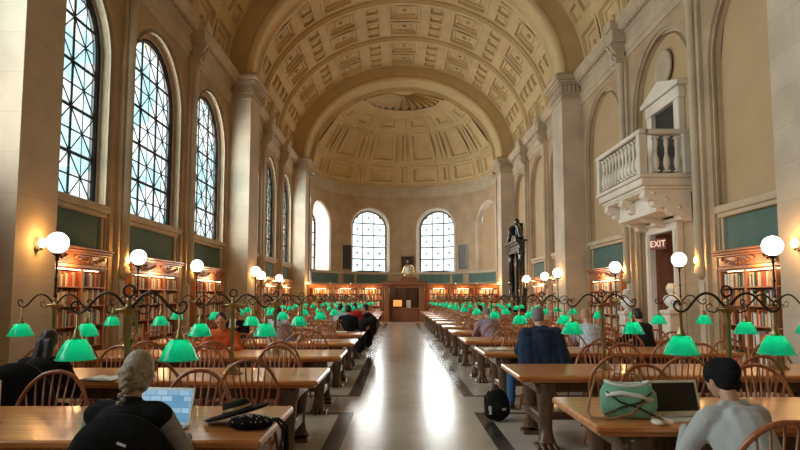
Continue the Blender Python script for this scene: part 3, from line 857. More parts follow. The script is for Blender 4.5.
# ------------------------------------------------------------------ chairs
HB, HT, HWD = .455, .975, .275
def hoop_pt(a):
    s_ = sin(a); z = HB+(HT-HB)*(s_**.85 if s_ > 0 else 0); f_ = (z-HB)/(HT-HB)
    x = (.20+.09*min(1, f_*2.2))*math.copysign(abs(cos(a))**.9, cos(a)) if abs(cos(a)) > 1e-6 else 0
    return Vector((x, -.17-.13*f_, z))
HOOP = [hoop_pt(pi*k/28) for k in range(29)]
def chair_parts(mat):
    out = []
    m = MB(); n = 24; rows = [(.98, .445), (1.0, .45), (1.0, .468), (.96, .478), (.8, .468), (.01, .462)]
    rows = [(.01, .44), (.9, .44)]+rows
    nv = len(m.v)
    for s_, z in rows:
        for k in range(n):
            a = 2*pi*k/n; q = .7; x = .235*s_*math.copysign(abs(cos(a))**q, cos(a)); y = .22*s_*math.copysign(abs(sin(a))**q, sin(a))
            m.v.append((x*(1+.08*y/.22), y, z))
    for j in range(len(rows)-1):
        for k in range(n): k2 = (k+1) % n; m.face((nv+j*n+k, nv+j*n+k2, nv+(j+1)*n+k2, nv+(j+1)*n+k), True)
    out.append(('seat', m))
    for sx in (-1, 1):
        for sy in (-1, 1):
            m = MB(); p0 = Vector((sx*.15, sy*.14, .445)); p1 = Vector((sx*.22, sy*.22, 0)); ts = [0, .15, .2, .4, .5, .55, .6, .8, 1]
            rs = [.012, .015, .019, .021, .013, .019, .016, .017, .010]
            m.tube([p0.lerp(p1, t) for t in ts], rs, 8); out.append(('leg', m))
    m = MB()
    for sx in (-1, 1): m.tube([(sx*.19, -.19, .17), (sx*.195, 0, .17), (sx*.19, .19, .17)], [.008, .013, .008], 6)
    m.tube([(-.19, 0, .17), (0, 0, .17), (.19, 0, .17)], [.008, .013, .008], 6); out.append(('stretcher', m))
    m = MB(); m.tube(HOOP, .0155, 8); out.append(('hoop', m))
    for k in range(8):
        f_ = (k-3.5)/3.5; xt = f_*.215
        p1 = min(HOOP[3:26], key=lambda p: abs(p.x-xt)); 
        i = HOOP.index(p1); a = HOOP[i-1] if (HOOP[i-1].x-xt)*(p1.x-xt) < 0 else HOOP[i+1]
        if abs(a.x-p1.x) > 1e-6: p1 = p1.lerp(a, (xt-p1.x)/(a.x-p1.x))
        p0 = Vector((f_*.135, -.185, .465)); m = MB(); m.tube([p0, p0.lerp(p1, .4), p1], [.007, .0095, .0065], 6); out.append(('spindle', m))
    return [(nm, m_.mesh(nm, mat)) for nm, m_ in out]
def merged(mat):
    m = MB()
    for nm, me in chair_parts(mat):
        n = len(m.v); m.v += [tuple(v.co) for v in me.vertices]
        for p in me.polygons: m.face(tuple(n+i for i in p.vertices), True)
    return m.mesh('windsor_chair', mat)
CH = {'chair': chair_parts('chair'), 'chair_dark': chair_parts('chair_dark')}
CHM = merged('chair')
def chair(x, y, rz, label, group, detail=True, mat='chair', z=0):
    if detail:
        t = thing('windsor_chair', label, 'chair', (x, y, 0), rz, group)
        for nm, me in CH[mat]: mk(nm, me, t)
    else:
        t = mk('windsor_chair', CHM, None, (x, y, 0)); t.rotation_euler = (0, 0, rz); tag(t, label, 'chair', group)
    return t
rnd = random.Random(3)
SKIP = {('left', 0, 'near', 0): None, ('right', 0, 'near', 0): None}
CHX = {('left', 0, 'far', 0): -1.88, ('left', 0, 'far', 1): -2.94, ('left', 0, 'far', 2): -3.85, ('left', 0, 'far', 3): None,
       ('left', 1, 'near', 0): -1.7, ('left', 1, 'near', 1): -2.5, ('left', 1, 'far', 0): -1.7, ('left', 1, 'far', 1): -2.6,
       ('right', 0, 'far', 0): 1.79, ('right', 0, 'far', 1): 2.66, ('right', 0, 'far', 2): 3.55, ('right', 0, 'far', 3): None,
       ('right', 1, 'near', 0): 1.84, ('right', 1, 'far', 0): 2.1, ('right', 1, 'near', 1): 2.45, ('right', 1, 'near', 2): 3.2}
SP = [.75, 1.62, 2.49, 3.34]
for side, near, sg, xe in (('left', LN, -1, -1.08), ('right', RN, 1, .90)):
    for i, y in enumerate(near):
        for s_, yy, rz in (('near', y+.02, 0), ('far', y+TD-.02, pi)):
            for k, q in enumerate(SP):
                key = (side, i, s_, k)
                if key in SKIP or key == ('left', 1, 'near', 3): continue
                x = xe+sg*(q+rnd.uniform(-.05, .05)); dy = rnd.uniform(-.06, .10)*(-1 if s_ == 'near' else 1)
                if key in CHX:
                    if CHX[key] is None: continue
                    x = CHX[key]
                mat = 'chair'
                if key == ('left', 1, 'near', 2): mat = 'chair_dark'
                pl = ['nearest the aisle', 'second from the aisle', 'third from the aisle', 'farthest from the aisle'][k]
                det = i < 5
                yv = yy+dy+(0 if s_ == 'near' else -.04)
                if key == ('left', 1, 'near', 2): x = -3.60; yv = 5.62; rz = R(8)
                if key == ('right', 2, 'near', 0): x = 1.60; yv = 8.56
                chair(x, yv, rz+rnd.uniform(-.12, .12), '%s bow-back chair %s, %s side of %s %s-hand table' % ('black' if mat == 'chair_dark' else 'reddish', pl, s_, ORD[i], side),
                      'bow-back chairs in the %s rows' % side, det, mat)

# ------------------------------------------------------------------ table lamps
SR, SH = .124, .128
def lamp_root(globe):
    t = thing('desk_lamp', '', 'lamp')
    m = MB(); m.lathe([(.11, 0), (.11, .012), (.085, .02), (.08, .045), (.055, .055), (.05, .08), (.03, .095), (.022, .11)], seg=20); m.build('base', 'brass', t)
    m = MB(); m.lathe([(.022, .11), (.018, .14), (.026, .16), (.02, .18), (.02, .60), (.026, .62), (.02, .64), (.03, .68), (.075, .70), (.09, .705), (.09, .712), (.025, .72), (.018, .75), (.022, .77), (.008, .79)], seg=14); m.build('column', 'brass', t)
    if not globe:
        m = MB(); m.tube([(.038*cos(2*pi*k/18), 0, (.83)+.038*sin(2*pi*k/18)) for k in range(18)], .008, 6, closed=True); m.build('ring', 'bronze', t)
    for sg in (-1, 1):
        P = [(0, .72), (.03, .735), (.07, .785), (.11, .812), (.16, .818), (.20, .80), (.24, .76), (.28, .71), (.32, .682), (.36, .69), (.385, .72), (.38, .755), (.35, .765), (.335, .745), (.345, .73)]
        # smooth
        for _ in range(2):
            Q = [P[0]]
            for a, c_ in zip(P, P[1:]): Q += [(a[0]*.75+c_[0]*.25, a[1]*.75+c_[1]*.25), (a[0]*.25+c_[0]*.75, a[1]*.25+c_[1]*.75)]
            P = Q+[P[-1]]
        m = MB(); m.tube([(sg*p[0], 0, p[1]) for p in P], [.0105-.004*i/len(P) for i in range(len(P))], 7)
        c2 = [(.03, .72), (.09, .68), (.14, .69), (.15, .73), (.12, .745), (.105, .725)]
        m.tube([(sg*p[0], 0, p[1]) for p in c2], .005, 6)
        m.build('arm', 'bronze', t)
        sh = MB(); cx = sg*.34; z = .385
        sh.lathe([(SR, z), (SR+.002, z+.004), (SR-.008, z+.016), (.095, z+.068), (.062, z+SH-.006), (.055, z+SH), (.03, z+SH+.004), (.03, z+SH), (.053, z+SH-.005), (.060, z+SH-.011), (.092, z+.066), (SR-.011, z+.014), (SR-.004, z)], (cx, 0, 0), 24)
        so = sh.build('lamp_shade', 'green_glass', t)
        m = MB(); m.lathe([(.007, z+.30), (.007, z+.20), (.018, z+.19), (.02, z+.165), (.032, z+.145), (.032, z+.13), (.014, z+.125), (.012, z+.10)], (cx, 0, 0), 10); m.build('socket', 'brass', so)
        m = MB(); m.ball((cx, 0, z+.08), (.024, .024, .028), 8, 6); m.build('bulb', 'bulb', so)
    if globe:
        m = MB(); m.lathe([(.012, .78), (.018, .80), (.011, .82), (.011, .95), (.018, .97), (.011, .99), (.010, 1.17), (.02, 1.185), (.012, 1.20), (.014, 1.215), (.045, 1.235), (.05, 1.25)], seg=10); m.build('globe_post', 'black_iron', t)
        m = MB(); m.ball((0, 0, 1.36), .110, 24, 16); m.build('globe', 'globe', t)
    return t
LAMPX = {('left', 0, 0): -2.07, ('left', 1, 0): -2.04, ('left', 1, 1): -3.9, ('left', 2, 1): -4.05, ('left', 3, 1): -4.0, ('left', 4, 1): -3.5, ('right', 0, 0): 2.03, ('right', 1, 0): 1.94, ('right', 1, 1): 3.86, ('right', 2, 1): 3.97, ('right', 3, 1): 3.85, ('right', 4, 1): 3.45}
lampA = lamp_root(False); lampB = lamp_root(True); uA = uB = False
for side, near, sg, xe in (('left', LN, -1, -1.08), ('right', RN, 1, .90)):
    for i, y in enumerate(near):
        for j, q in enumerate((.98, 2.82)):
            x = xe+sg*q+rnd.uniform(-.03, .03)
            if j == 0 or i > 6:
                t = copy_tree(lampA) if uA else lampA; uA = True
                lab = 'brass lamp with two green shades, %s half of %s %s-hand table' % ('outer' if j else 'aisle', ORD[i], side)
            else:
                t = copy_tree(lampB) if uB else lampB; uB = True
                lab = 'twin green-shaded lamp topped by a white globe, outer half of %s table %s' % (ORD[i], side)
            x = LAMPX.get((side, i, j), x)
            t.location = (x, y+TD/2, TZ); t.rotation_euler = (0, 0, rnd.uniform(-.05, .05))
            tag(t, lab, 'lamp', 'green-shaded table lamps')

exec_after = None
# ------------------------------------------------------------------ bookcases
SHELVES = [.12, .55, .98, 1.38, 1.76]
def bookcase(X, sg, yc, hw, label, depth=.30, ncol=3):
    """front faces the hall at x = X, body towards sg; origin at base centre"""
    t = thing('bookcase', label, 'bookcase', (X, yc, 0), 0, 'oak bookcases in the wall recesses')
    x0, x1 = 0, sg*depth
    m = MB().mat('case')
    for y in (-hw, hw-.05): m.box(x0, x1, y, y+.05, 0, 2.15, .006)
    for k in range(1, ncol): y = -hw+2*hw*k/ncol; m.box(x0, x1, y-.035, y+.035, 0, 2.15, .005)
    m.box(x1-sg*.02, x1, -hw, hw, 0, 2.15); m.box(x0, x1, -hw, hw, 0, .10, .005)
    m.build('case_body', parent=t)
    for z in SHELVES[1:]+[2.12]:
        m = MB().mat('case'); m.box(x0+sg*.01, x1-sg*.02, -hw+.05, hw-.05, z-.025, z); m.build('shelf', parent=t)
    m = MB().mat('case'); m.box(x0-sg*.02, x1, -hw-.02, hw+.02, 2.13, 2.20, .01); m.box(x0, x1, -hw, hw, 2.20, 2.40, .01)
    m.box(x0-sg*.05, x1, -hw-.04, hw+.04, 2.40, 2.44, .01); m.box(x0-sg*.10, x1, -hw-.08, hw+.08, 2.44, 2.50, .02); m.box(x0-sg*.13, x1, -hw-.1, hw+.1, 2.50, 2.55, .015)
    for k in range(2):   # carved swags on the frieze
        c_ = -hw/2+k*hw
        for q in range(9):
            f_ = (q-4)/4; m.ball((x0-sg*.02, c_+f_*hw*.38, 2.25+.10*f_*f_), (.03, .055, .04), 8, 5)
        m.ball((x0-sg*.03, c_, 2.34), (.03, .07, .045), 8, 5)
    m.build('cornice', parent=t)
    m = MB().mat('caselight'); m.box(x0+sg*.03, x0+sg*.06, -hw+.3, hw-.3, 2.085, 2.10); m.build('strip_lamp', parent=t)
    return t
NB = 0; stuff = MB()
BC = [b_[0] for b_ in BOOKC]; wts = [5, 2, 4, 5, 1, 1, 4, 4, 2, 1]
book_mesh = {}
def bookmesh(col):
    if col not in book_mesh:
        m = MB().mat('book_'+col); m.box(-.5, .5, -.5, .5, 0, 1, .0)
        m.mat('paper'); m.box(-.46, .44, -.40, .40, .985, 1.004)
        m.mat('gold_band'); 
        for z in (.78, .84): m.box(-.503, -.49, -.42, .42, z, z+.02); m.box(.49, .503, -.42, .42, z, z+.02)
        book_mesh[col] = m.mesh('book', norm=False)
    return book_mesh[col]
SHN = ['bottom', 'second', 'third', 'fourth', 'top']
def fill_books(X, sg, yc, hw, ncol, individual, where, depth=.30, axis=1):
    global NB
    for ci in range(ncol):
        a = -hw+2*hw*ci/ncol+.06; e = -hw+2*hw*(ci+1)/ncol-.06
        for si, z in enumerate(SHELVES):
            H = (SHELVES+[2.1])[si+1]-z
            y = a; 
            while y < e-.04:
                w = rnd.uniform(.035, .062) if individual else rnd.uniform(.03, .07); h = min(H-.06, rnd.uniform(.62, .93)*.36); d = rnd.uniform(.15, .2)
                if rnd.random() < .05: y += rnd.uniform(.04, .15); continue
                if y+w > e: break
                col = rnd.choices(BC, wts)[0]
                yy = yc+y+w/2; xx = X+sg*(.05+d/2)
                if individual and NB < 298:
                    o = mk('book', bookmesh(col)); o.location = (xx, yy, z+.001); o.scale = (d, w*.94, h); NB += 1
                    tag(o, '%s cloth-bound book on the %s shelf of %s' % (col, SHN[si], where), 'book', '%s books on the %s shelf of %s' % (col, SHN[si], where))
                else:
                    stuff.mat('book_'+col)
                    if axis == 1: stuff.box(xx-d/2, xx+d/2, yy-w*.47, yy+w*.47, z+.001, z+h)
                    else: stuff.box(X+y, X+y+w*.94, yc+.05, yc+.05+d, z+.001, z+h)
                y += w
bcs = [(-1, 12.08, 'first', 'near left bookcase'), (1, 12.08, 'first', 'near right bookcase'), (-1, 16.5, 'second', ''), (-1, 21.2, 'third', ''), (1, 21.2, 'second', ''),
       (-1, 26.9, 'fourth', ''), (1, 26.9, 'third', ''), (-1, 31.2, 'fifth', ''), (1, 31.2, 'fourth', ''), (-1, 35.7, 'sixth', '')]
for sg, yc, o_, wh in bcs:
    hw = 1.6 if yc != 12.08 else 1.5
    X = sg*(XW-.09)
    bookcase(X, sg, yc, hw, 'carved oak bookcase full of books, %s one along the %s wall' % (o_, 'left' if sg < 0 else 'right'))
    fill_books(X, sg, yc, hw, 3, bool(wh), 'the '+wh)
    point('case_light', (sg*(XW-.30), yc, 2.15), 13, (1, .62, .28), .1)

# end screen: bookcases across the apse opening
def endcase(xa, xb, label):
    cx, hw = (xa+xb)/2, (xb-xa)/2
    t = thing('bookcase', label, 'bookcase', (cx, 38.75, 0), 0, 'oak bookcases across the apse')
    m = MB().mat('case')
    for x in (-hw, -.03, hw-.06): m.box(x, x+.06, 0, .34, 0, 2.15, .006)
    m.box(-hw, hw, .32, .34, 0, 2.15); m.box(-hw, hw, 0, .34, 0, .1)
    m.build('case_body', parent=t)
    for z in SHELVES[1:]: m = MB().mat('case'); m.box(-hw+.06, hw-.06, .02, .32, z-.03, z); m.build('shelf', parent=t)
    m = MB().mat('case'); m.box(-hw, hw, -.02, .34, 2.12, 2.26, .01); m.box(-hw, hw, -.10, .34, 2.26, 2.36, .02); m.build('cornice', parent=t)
    m = MB().mat('black_iron'); m.box(-.38, .38, -.28, -.20, 2.08, 2.13, .01); m.tube([(0, -.02, 2.2), (0, -.24, 2.12)], .012, 6); lo = m.build('picture_light', parent=t)
    m = MB().mat('caselight'); m.box(-.34, .34, -.27, -.21, 2.066, 2.078); m.build('strip_lamp', parent=lo)
    point('case_light', (cx, 38.5, 1.98), 16, (1, .60, .25), .1)
    for q in (-hw/2, hw/2):
        fill_books(cx+q, 1, 38.75, hw/2-.02, 1, False, '', axis=0)
for k, (xa, xb) in enumerate(((-5.9, -4.35), (-4.35, -2.8), (-2.8, -1.25), (1.45, 2.95), (2.95, 4.45), (4.45, 5.95))):
    endcase(xa, xb, 'lit oak bookcase on the far screen, %s from the %s' % (ORD[k % 3], 'left end' if k < 3 else 'central doorway'))
stuff_o = stuff.build('shelved_books', norm=False); tag(stuff_o, 'rows of small mixed books filling the distant bookcases', 'books', kind='stuff')
# central portal of the screen
t = thing('screen_doorway', 'dark oak doorway in the middle of the far bookcase screen', 'doorway', (.09, 38.75, 0))
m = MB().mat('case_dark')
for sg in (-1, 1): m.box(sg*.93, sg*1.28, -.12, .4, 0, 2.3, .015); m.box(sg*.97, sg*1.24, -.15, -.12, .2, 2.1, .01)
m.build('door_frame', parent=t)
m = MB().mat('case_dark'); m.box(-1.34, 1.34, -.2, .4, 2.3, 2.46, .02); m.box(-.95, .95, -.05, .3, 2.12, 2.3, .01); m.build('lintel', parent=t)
m = MB().mat('table_dark'); m.box(-1.5, 1.5, 1.6, 1.7, 0, 2.6); 
for q in (-.6, .1, .7): m.box(q, q+.05, 1.5, 1.6, 0, 2.2)
o = m.build('wall_far'); o.location = (.09, 38.75, 0); struct(o, 'dark wood panelling behind the far doorway')
t = thing('service_desk', 'reddish wooden service desk inside the far doorway', 'desk', (.09, 39.3, 0))
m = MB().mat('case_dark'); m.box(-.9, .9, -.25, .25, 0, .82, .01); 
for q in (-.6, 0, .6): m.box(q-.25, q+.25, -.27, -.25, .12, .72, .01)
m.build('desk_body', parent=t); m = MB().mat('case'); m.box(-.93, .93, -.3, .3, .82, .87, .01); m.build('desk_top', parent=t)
t = thing('display_screen', 'orange glowing screen standing on the far service desk', 'screen', (-.35, 39.25, .87))
m = MB().mat('rubber'); m.box(-.30, .30, 0, .04, .06, .52, .01); m.box(-.05, .05, 0, .03, 0, .08); m.build('screen_housing', parent=t)
m = MB().mat('orange_screen'); m.box(-.27, .27, -.006, 0, .09, .49); m.build('display', parent=t)
m = MB().mat('paper'); m.box(-.14, .14, 0, .01, 0, .48); m.box(-.05, .05, .01, .10, 0, .02); o = m.build('notice_sheet'); o.location = (.35, 39.2, .87); tag(o, 'white notice sheet propped beside the orange screen', 'notice')
# clock and painting over the portal
t = thing('mantel_clock', 'round gilt clock standing over the far doorway', 'clock', (.35, 38.9, 2.46))
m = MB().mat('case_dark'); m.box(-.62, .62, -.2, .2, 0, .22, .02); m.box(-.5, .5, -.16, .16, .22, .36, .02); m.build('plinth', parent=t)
Ty = Matrix.Rotation(R(90), 4, 'X')
m = MB().mat('gilt'); m.lathe([(.001, -.06), (.34, -.06), (.38, 0), (.34, .07), (.30, .08), (.28, .05), (.001, .05)], (0, 0, 0), 28, T=Matrix.Translation((0, 0, .74)) @ Ty)
for q in range(5):
    a = R(200+q*35); m.ball((.36*cos(a), 0, .74+.36*sin(a)), (.09, .06, .08), 8, 6)
m.build('gilt_case', parent=t)
m = MB().mat('paper'); m.lathe([(.001, .052), (.27, .052), (.27, .058), (.001, .06)], (0, 0, 0), 24, T=Matrix.Translation((0, 0, .74)) @ Ty)
m.mat('black_iron'); m.box(-.01, .01, -.075, -.062, .74, .95); m.box(0, .14, -.075, -.062, .73, .75); m.build('clock_face', parent=t)
t = thing('framed_painting', 'dark upright painting on the apse wall behind the gilt clock', 'painting', (.37, 45.08, 3.45))
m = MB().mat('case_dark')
for (a, c_, e, f_) in ((-.5, .5, 0, .08), (-.5, .5, 1.02, 1.1), (-.5, -.42, 0, 1.1), (.42, .5, 0, 1.1)): m.box(a, c_, 0, .08, e, f_, .01)
m.build('picture_frame', parent=t); m = MB().mat('paint_dark'); m.box(-.43, .43, .03, .06, .06, 1.04); m.mat('tan_cloth'); m.ball((0, .03, .66), (.1, .01, .13), 10, 8); m.build('canvas', parent=t)
# tall dark panels between the apse windows
for ang, lab, mt in ((-42.5, 'tall narrow black panel hung left of the apse windows', 'rubber'), (45.0, 'tall narrow dark bronze panel hung right of the apse windows', 'paint_dark')):
    x, y, z = mapA(R(ang)*AR, 3.4, -.05)
    t = thing('wall_panel', lab, 'panel', (x, y, 3.5), -R(ang))
    m = MB().mat('trimstone'); 
    for (a, c_, e, f_) in ((-.46, .46, -.06, 0), (-.46, .46, 1.72, 1.78), (-.46, -.38, 0, 1.72), (.38, .46, 0, 1.72)): m.box(a, c_, -.03, .05, e, f_, .01)
    m.build('surround', parent=t); m = MB().mat(mt); m.box(-.38, .38, 0, .05, 0, 1.72, .005); m.build('dark_board', parent=t)
for ang in (-52, -11, 11.5, 35):   # small statuettes on the far screen
    pass

# ------------------------------------------------------------------ busts, marble portal, balcony
def bust(loc, rz, label, s=1.0, ped=1.15, matp='whitestone'):
    t = thing('marble_bust', label, 'sculpture', loc, rz, 'marble busts on pedestals')
    m = MB().mat(matp); m.box(-.22, .22, -.22, .22, 0, .12, .01); m.box(-.17, .17, -.17, .17, .12, ped-.1, .015); m.box(-.21, .21, -.21, .21, ped-.1, ped, .02); m.build('pedestal', parent=t)
    m = MB(); z = ped
    m.lathe([(.10, 0), (.10, .03), (.06, .05), (.06, .10)], (0, 0, z), 14)
    m.ball((0, 0, z+.22), (.22, .13, .16), 16, 10); m.ball((-.17, 0, z+.25), (.09, .10, .11), 12, 8); m.ball((.17, 0, z+.25), (.09, .10, .11), 12, 8)
    m.capsule((0, 0, z+.32), .06, (0, .02, z+.44), .055, 12)
    m.ball((0, .02, z+.52), (.085, .105, .125), 18, 12); m.ball((0, .06, z+.46), (.055, .06, .06), 12, 8); m.ball((0, .125, z+.51), (.014, .025, .03), 8, 6)
    for sx in (-1, 1): m.ball((sx*.085, .01, z+.51), (.012, .022, .032), 8, 6)
    for k in range(16):
        a = 2*pi*k/16; m.ball((.075*cos(a), -.01+.085*sin(a)*(.6 if sin(a) > 0 else 1), z+.59+.02*sin(3*a)), .032, 8, 6)
    o = m.build('bust', 'bust', t); vox(o, .012)
    return t
PEND = []
def vox(o, size, smooth=2, noise=0, seed=0):
    """melt overlapping pieces into one continuous skin (applied in one go at the end)"""
    md = o.modifiers.new('r', 'REMESH'); md.mode = 'VOXEL'; md.voxel_size = size
    if smooth: s_ = o.modifiers.new('s', 'SMOOTH'); s_.iterations = smooth; s_.factor = .5
    PEND.append((o, noise, seed))
def apply_vox():
    from mathutils import noise as NZ
    dg = bpy.context.evaluated_depsgraph_get(); dg.update(); out = []
    for o, noise, seed in PEND: out.append(bpy.data.meshes.new_from_object(o.evaluated_get(dg)))
    for (o, noise, seed), me in zip(PEND, out):
        me.polygons.foreach_set('use_smooth', [True]*len(me.polygons))
        if noise:
            for v in me.vertices:
                p = v.co*7+Vector((seed, 0, 0)); v.co += v.normal*noise*(NZ.noise(p)+.5*NZ.noise(p*2.3))
        o.modifiers.clear(); o.data = me
bust((6.25, 14.95, 0), R(100), 'white marble bust on a pedestal in front of the exit doorway', ped=1.24)
bust((6.3, 18.0, 0), R(100), 'white marble bust beside the red book shelves, beyond the balcony', ped=1.14)
bust((5.75, 25.6, 0), R(100), 'white marble bust between the black portal and the far globes', ped=1.0)

# stone doorway surround in the right wall (exit)
t = bpy.data.objects.new('door_1', None); C.objects.link(t); t.location = (XW+.14, 16.85, 0); struct(t, 'stone doorway under the balcony', 'door')
m = MB().mat('whitestone')
for y in (-1.0, .75): m.box(-.10, .08, y, y+.25, 0, 3.30, .015); m.box(-.13, .0, y+.05, y+.2, .2, 3.30, .01)
m.box(-.10, .08, -1.0, 1.0, 3.30, 3.50, .015); m.box(-.16, .08, -1.06, 1.06, 3.50, 3.60, .02)
m.build('door_surround', parent=t)
t = thing('exit_sign', 'small red EXIT sign hung in the doorway under the balcony', 'sign', (XW+.10, 17.12, 2.86), 0)
m = MB().mat('exit_red'); m.box(-.025, .025, -.27, .27, 0, .30, .01); m.build('sign_board', parent=t)
fc = bpy.data.curves.new('exit_text', 'FONT'); fc.body = 'EXIT'; fc.size = .25; fc.align_x = 'CENTER'; fc.align_y = 'CENTER'; fc.extrude = .004
fo = bpy.data.objects.new('lettering', fc); C.objects.link(fo); fc.materials.append(M['exit_letters']); fo.parent = t
fo.location = (-.032, 0, .15); fo.rotation_euler = (R(90), 0, R(-90))
dg = bpy.context.evaluated_depsgraph_get(); lm = bpy.data.meshes.new_from_object(fo.evaluated_get(dg)); fo2 = mk('lettering', lm, t); fo2.location = fo.location; fo2.rotation_euler = fo.rotation_euler; bpy.data.objects.remove(fo)
t.rotation_euler = (0, 0, R(28))

# balcony
def baluster_mesh():
    m = MB(); m.box(-.07, .07, -.07, .07, 0, .05, .008)
    m.lathe([(.05, .05), (.045, .08), (.075, .16), (.085, .24), (.07, .34), (.04, .44), (.033, .50), (.05, .52), (.033, .54), (.04, .60), (.055, .68), (.06, .74), (.045, .80), (.05, .83)], (0, 0, 0), 12)
    m.box(-.07, .07, -.07, .07, .83, .88, .008); return m.mesh('baluster', 'whitestone')
t = thing('balcony', 'carved white stone balcony with balusters projecting from the right wall', 'balcony', (XW, 16.5, 0))
BYH = 1.6; PX = -1.2; ZF = 4.55
m = MB().mat('whitestone')
m.box(PX-.06, .1, -BYH-.06, BYH+.06, ZF-.10, ZF, .02); m.box(PX, .1, -BYH, BYH, ZF-.28, ZF-.10, .02); m.box(PX+.08, .1, -BYH+.06, BYH-.06, ZF-.36, ZF-.28, .02); m.box(PX+.1, .1, -BYH+.1, BYH-.1, ZF-.42, ZF-.36, .02)
m.build('floor_slab', parent=t)
m = MB().mat('whitestone'); RZ = ZF+.98
m.box(PX-.06, PX+.20, -BYH-.06, BYH+.06, RZ, RZ+.12, .025)
for sy in (-1, 1): m.box(PX+.1, .1, sy*(BYH+.06), sy*(BYH-.18), RZ, RZ+.12, .025)
m.build('handrail', parent=t)
bl = baluster_mesh()
for (x, y) in ((PX+.06, -BYH+.08), (PX+.06, BYH-.08)):
    m = MB().mat('whitestone'); m.box(x-.10, x+.10, y-.10, y+.10, ZF, RZ, .015); m.build('corner_post', parent=t)
for sy in (-1, 1):
    m = MB().mat('whitestone'); m.box(-.18, .05, sy*BYH-.09-.0*sy, sy*BYH+.09, ZF, RZ, .01); m.build('wall_post', parent=t)
for k in range(11): mk('baluster', bl, t, (PX+.07, -BYH+.34+(2*BYH-.68)*k/10, ZF+.05))
for sy in (-1, 1):
    for k in range(3): mk('baluster', bl, t, (PX+.40+.26*k, sy*(BYH-.07), ZF+.05))
for y in (-BYH+.12, 0.0, BYH-.42):
    m = MB().mat('whitestone')
    pr = [(.05, ZF-.42), (PX+.12, ZF-.42), (PX+.10, ZF-.55), (PX+.22, ZF-.64), (PX+.30, ZF-.62), (PX+.34, ZF-.74), (PX+.50, ZF-.82), (PX+.60, ZF-.80), (PX+.66, ZF-.90), (PX+.82, ZF-1.0), (PX+.92, ZF-.98), (PX+1.0, ZF-1.10), (.05, ZF-1.14)]
    m.extrude(pr, 1, y, y+.3)
    for (cx, cz, r) in ((PX+.28, ZF-.50, .08), (PX+.60, ZF-.66, .08), (PX+.90, ZF-.84, .07)):
        for yy in (y-.015, y+.30): m.lathe([(.001, 0), (r*.7, 0), (r*.5, .012), (.001, .012)], (0, 0, 0), 14, T=Matrix.Translation((cx+.06, yy+.01, cz+.04)) @ Ty)
    m.build('bracket', parent=t)
m = MB().mat('whitestone'); m.box(PX+.45, 0, -BYH+.3, BYH-.3, ZF-.9, ZF-.42, .01); m.build('carved_panel', parent=t)
# aedicule behind the balcony
t = thing('balcony_doorway', 'stone doorway with a dark opening and pediment behind the balcony', 'doorway', (XW+.2, 16.5, ZF-.1))
m = MB().mat('whitestone')
for y in (-1.0, .70): m.box(-.16, .02, y, y+.30, 0, 2.2, .02)
m.box(-.18, .02, -1.05, 1.05, 2.2, 2.5, .02); m.extrude([(-1.2, 2.5), (1.2, 2.5), (1.2, 2.6), (0, 2.95), (-1.2, 2.6)], 0, -.26, .02)
m.build('door_surround', parent=t)
m = MB().mat('rubber'); m.box(-.03, -.01, -.70, .70, 0, 2.2); m.build('opening_shade_sheet', parent=t)  # flat black sheet painted as the shade inside the doorway
m = MB().mat('trimstone'); m.lathe([(.44, 0), (.50, -.02), (.50, -.08), (.42, -.10), (.38, -.03), (.001, .0)], (0, 0, 0), 24, T=Matrix.Translation((-.02, 0, 3.35)) @ Matrix.Rotation(R(-90), 4, 'Y') @ Matrix.Scale(-1, 4, (0, 0, 1))); m.build('roundel', parent=t)

# black marble portal on the right near the end
t = thing('marble_portal', 'tall black marble portal with columns on the right wall near the apse', 'portal', (XW-.05, 35.3, 0))
m = MB().mat('marble_black')
for y in (-1.5, 1.5):
    m.box(-.55, .05, y-.22, y+.22, 0, .9, .02); m.box(-.60, .05, y-.26, y+.26, .9, 1.0, .02)
m.build('plinth', parent=t)
for y in (-1.5, 1.5):
    m = MB().mat('marble_black'); m.lathe([(.19, 1.0), (.22, 1.05), (.19, 1.1), (.17, 1.2), (.18, 2.2), (.15, 3.6), (.18, 3.65), (.14, 3.7), (.2, 3.95), (.22, 4.0)], (-.32, y, 0), 18); m.build('column', parent=t)
m = MB().mat('marble_black')
m.box(-.55, .05, -1.75, 1.75, 4.0, 4.2, .02); m.box(-.48, .05, -1.68, 1.68, 4.2, 4.45, .02); m.box(-.62, .05, -1.8, 1.8, 4.45, 4.55, .02); m.box(-.72, .05, -1.9, 1.9, 4.55, 4.68, .03)
m.box(-.1, .05, -1.3, 1.3, 0, 4.0, .01)
m.build('entablature', parent=t)
m = MB().mat('marble_black')
for sy in (-1, 1):
    pts = [(-.4, sy*(1.85-1.0*(k/10)), 4.75+.75*sin(pi/2*k/10)) for k in range(11)]; m.tube(pts, [.12]*9+[.15, .17], 8)
m.box(-.5, 0, -.6, .6, 4.68, 5.0, .02); m.box(-.42, 0, -.45, .45, 5.0, 5.6, .03); m.box(-.5, 0, -.55, .55, 5.6, 5.72, .02); m.build('pediment', parent=t)
m = MB().mat('marble_black'); m.lathe([(.001, 0), (.26, 0), (.30, .05), (.22, .08), (.001, .06)], (0, 0, 0), 18, T=Matrix.Translation((-.5, -.3, 5.3)) @ Ty); m.ball((-.25, 0, 5.85), (.15, .18, .2), 12, 8); m.build('medallion', parent=t)

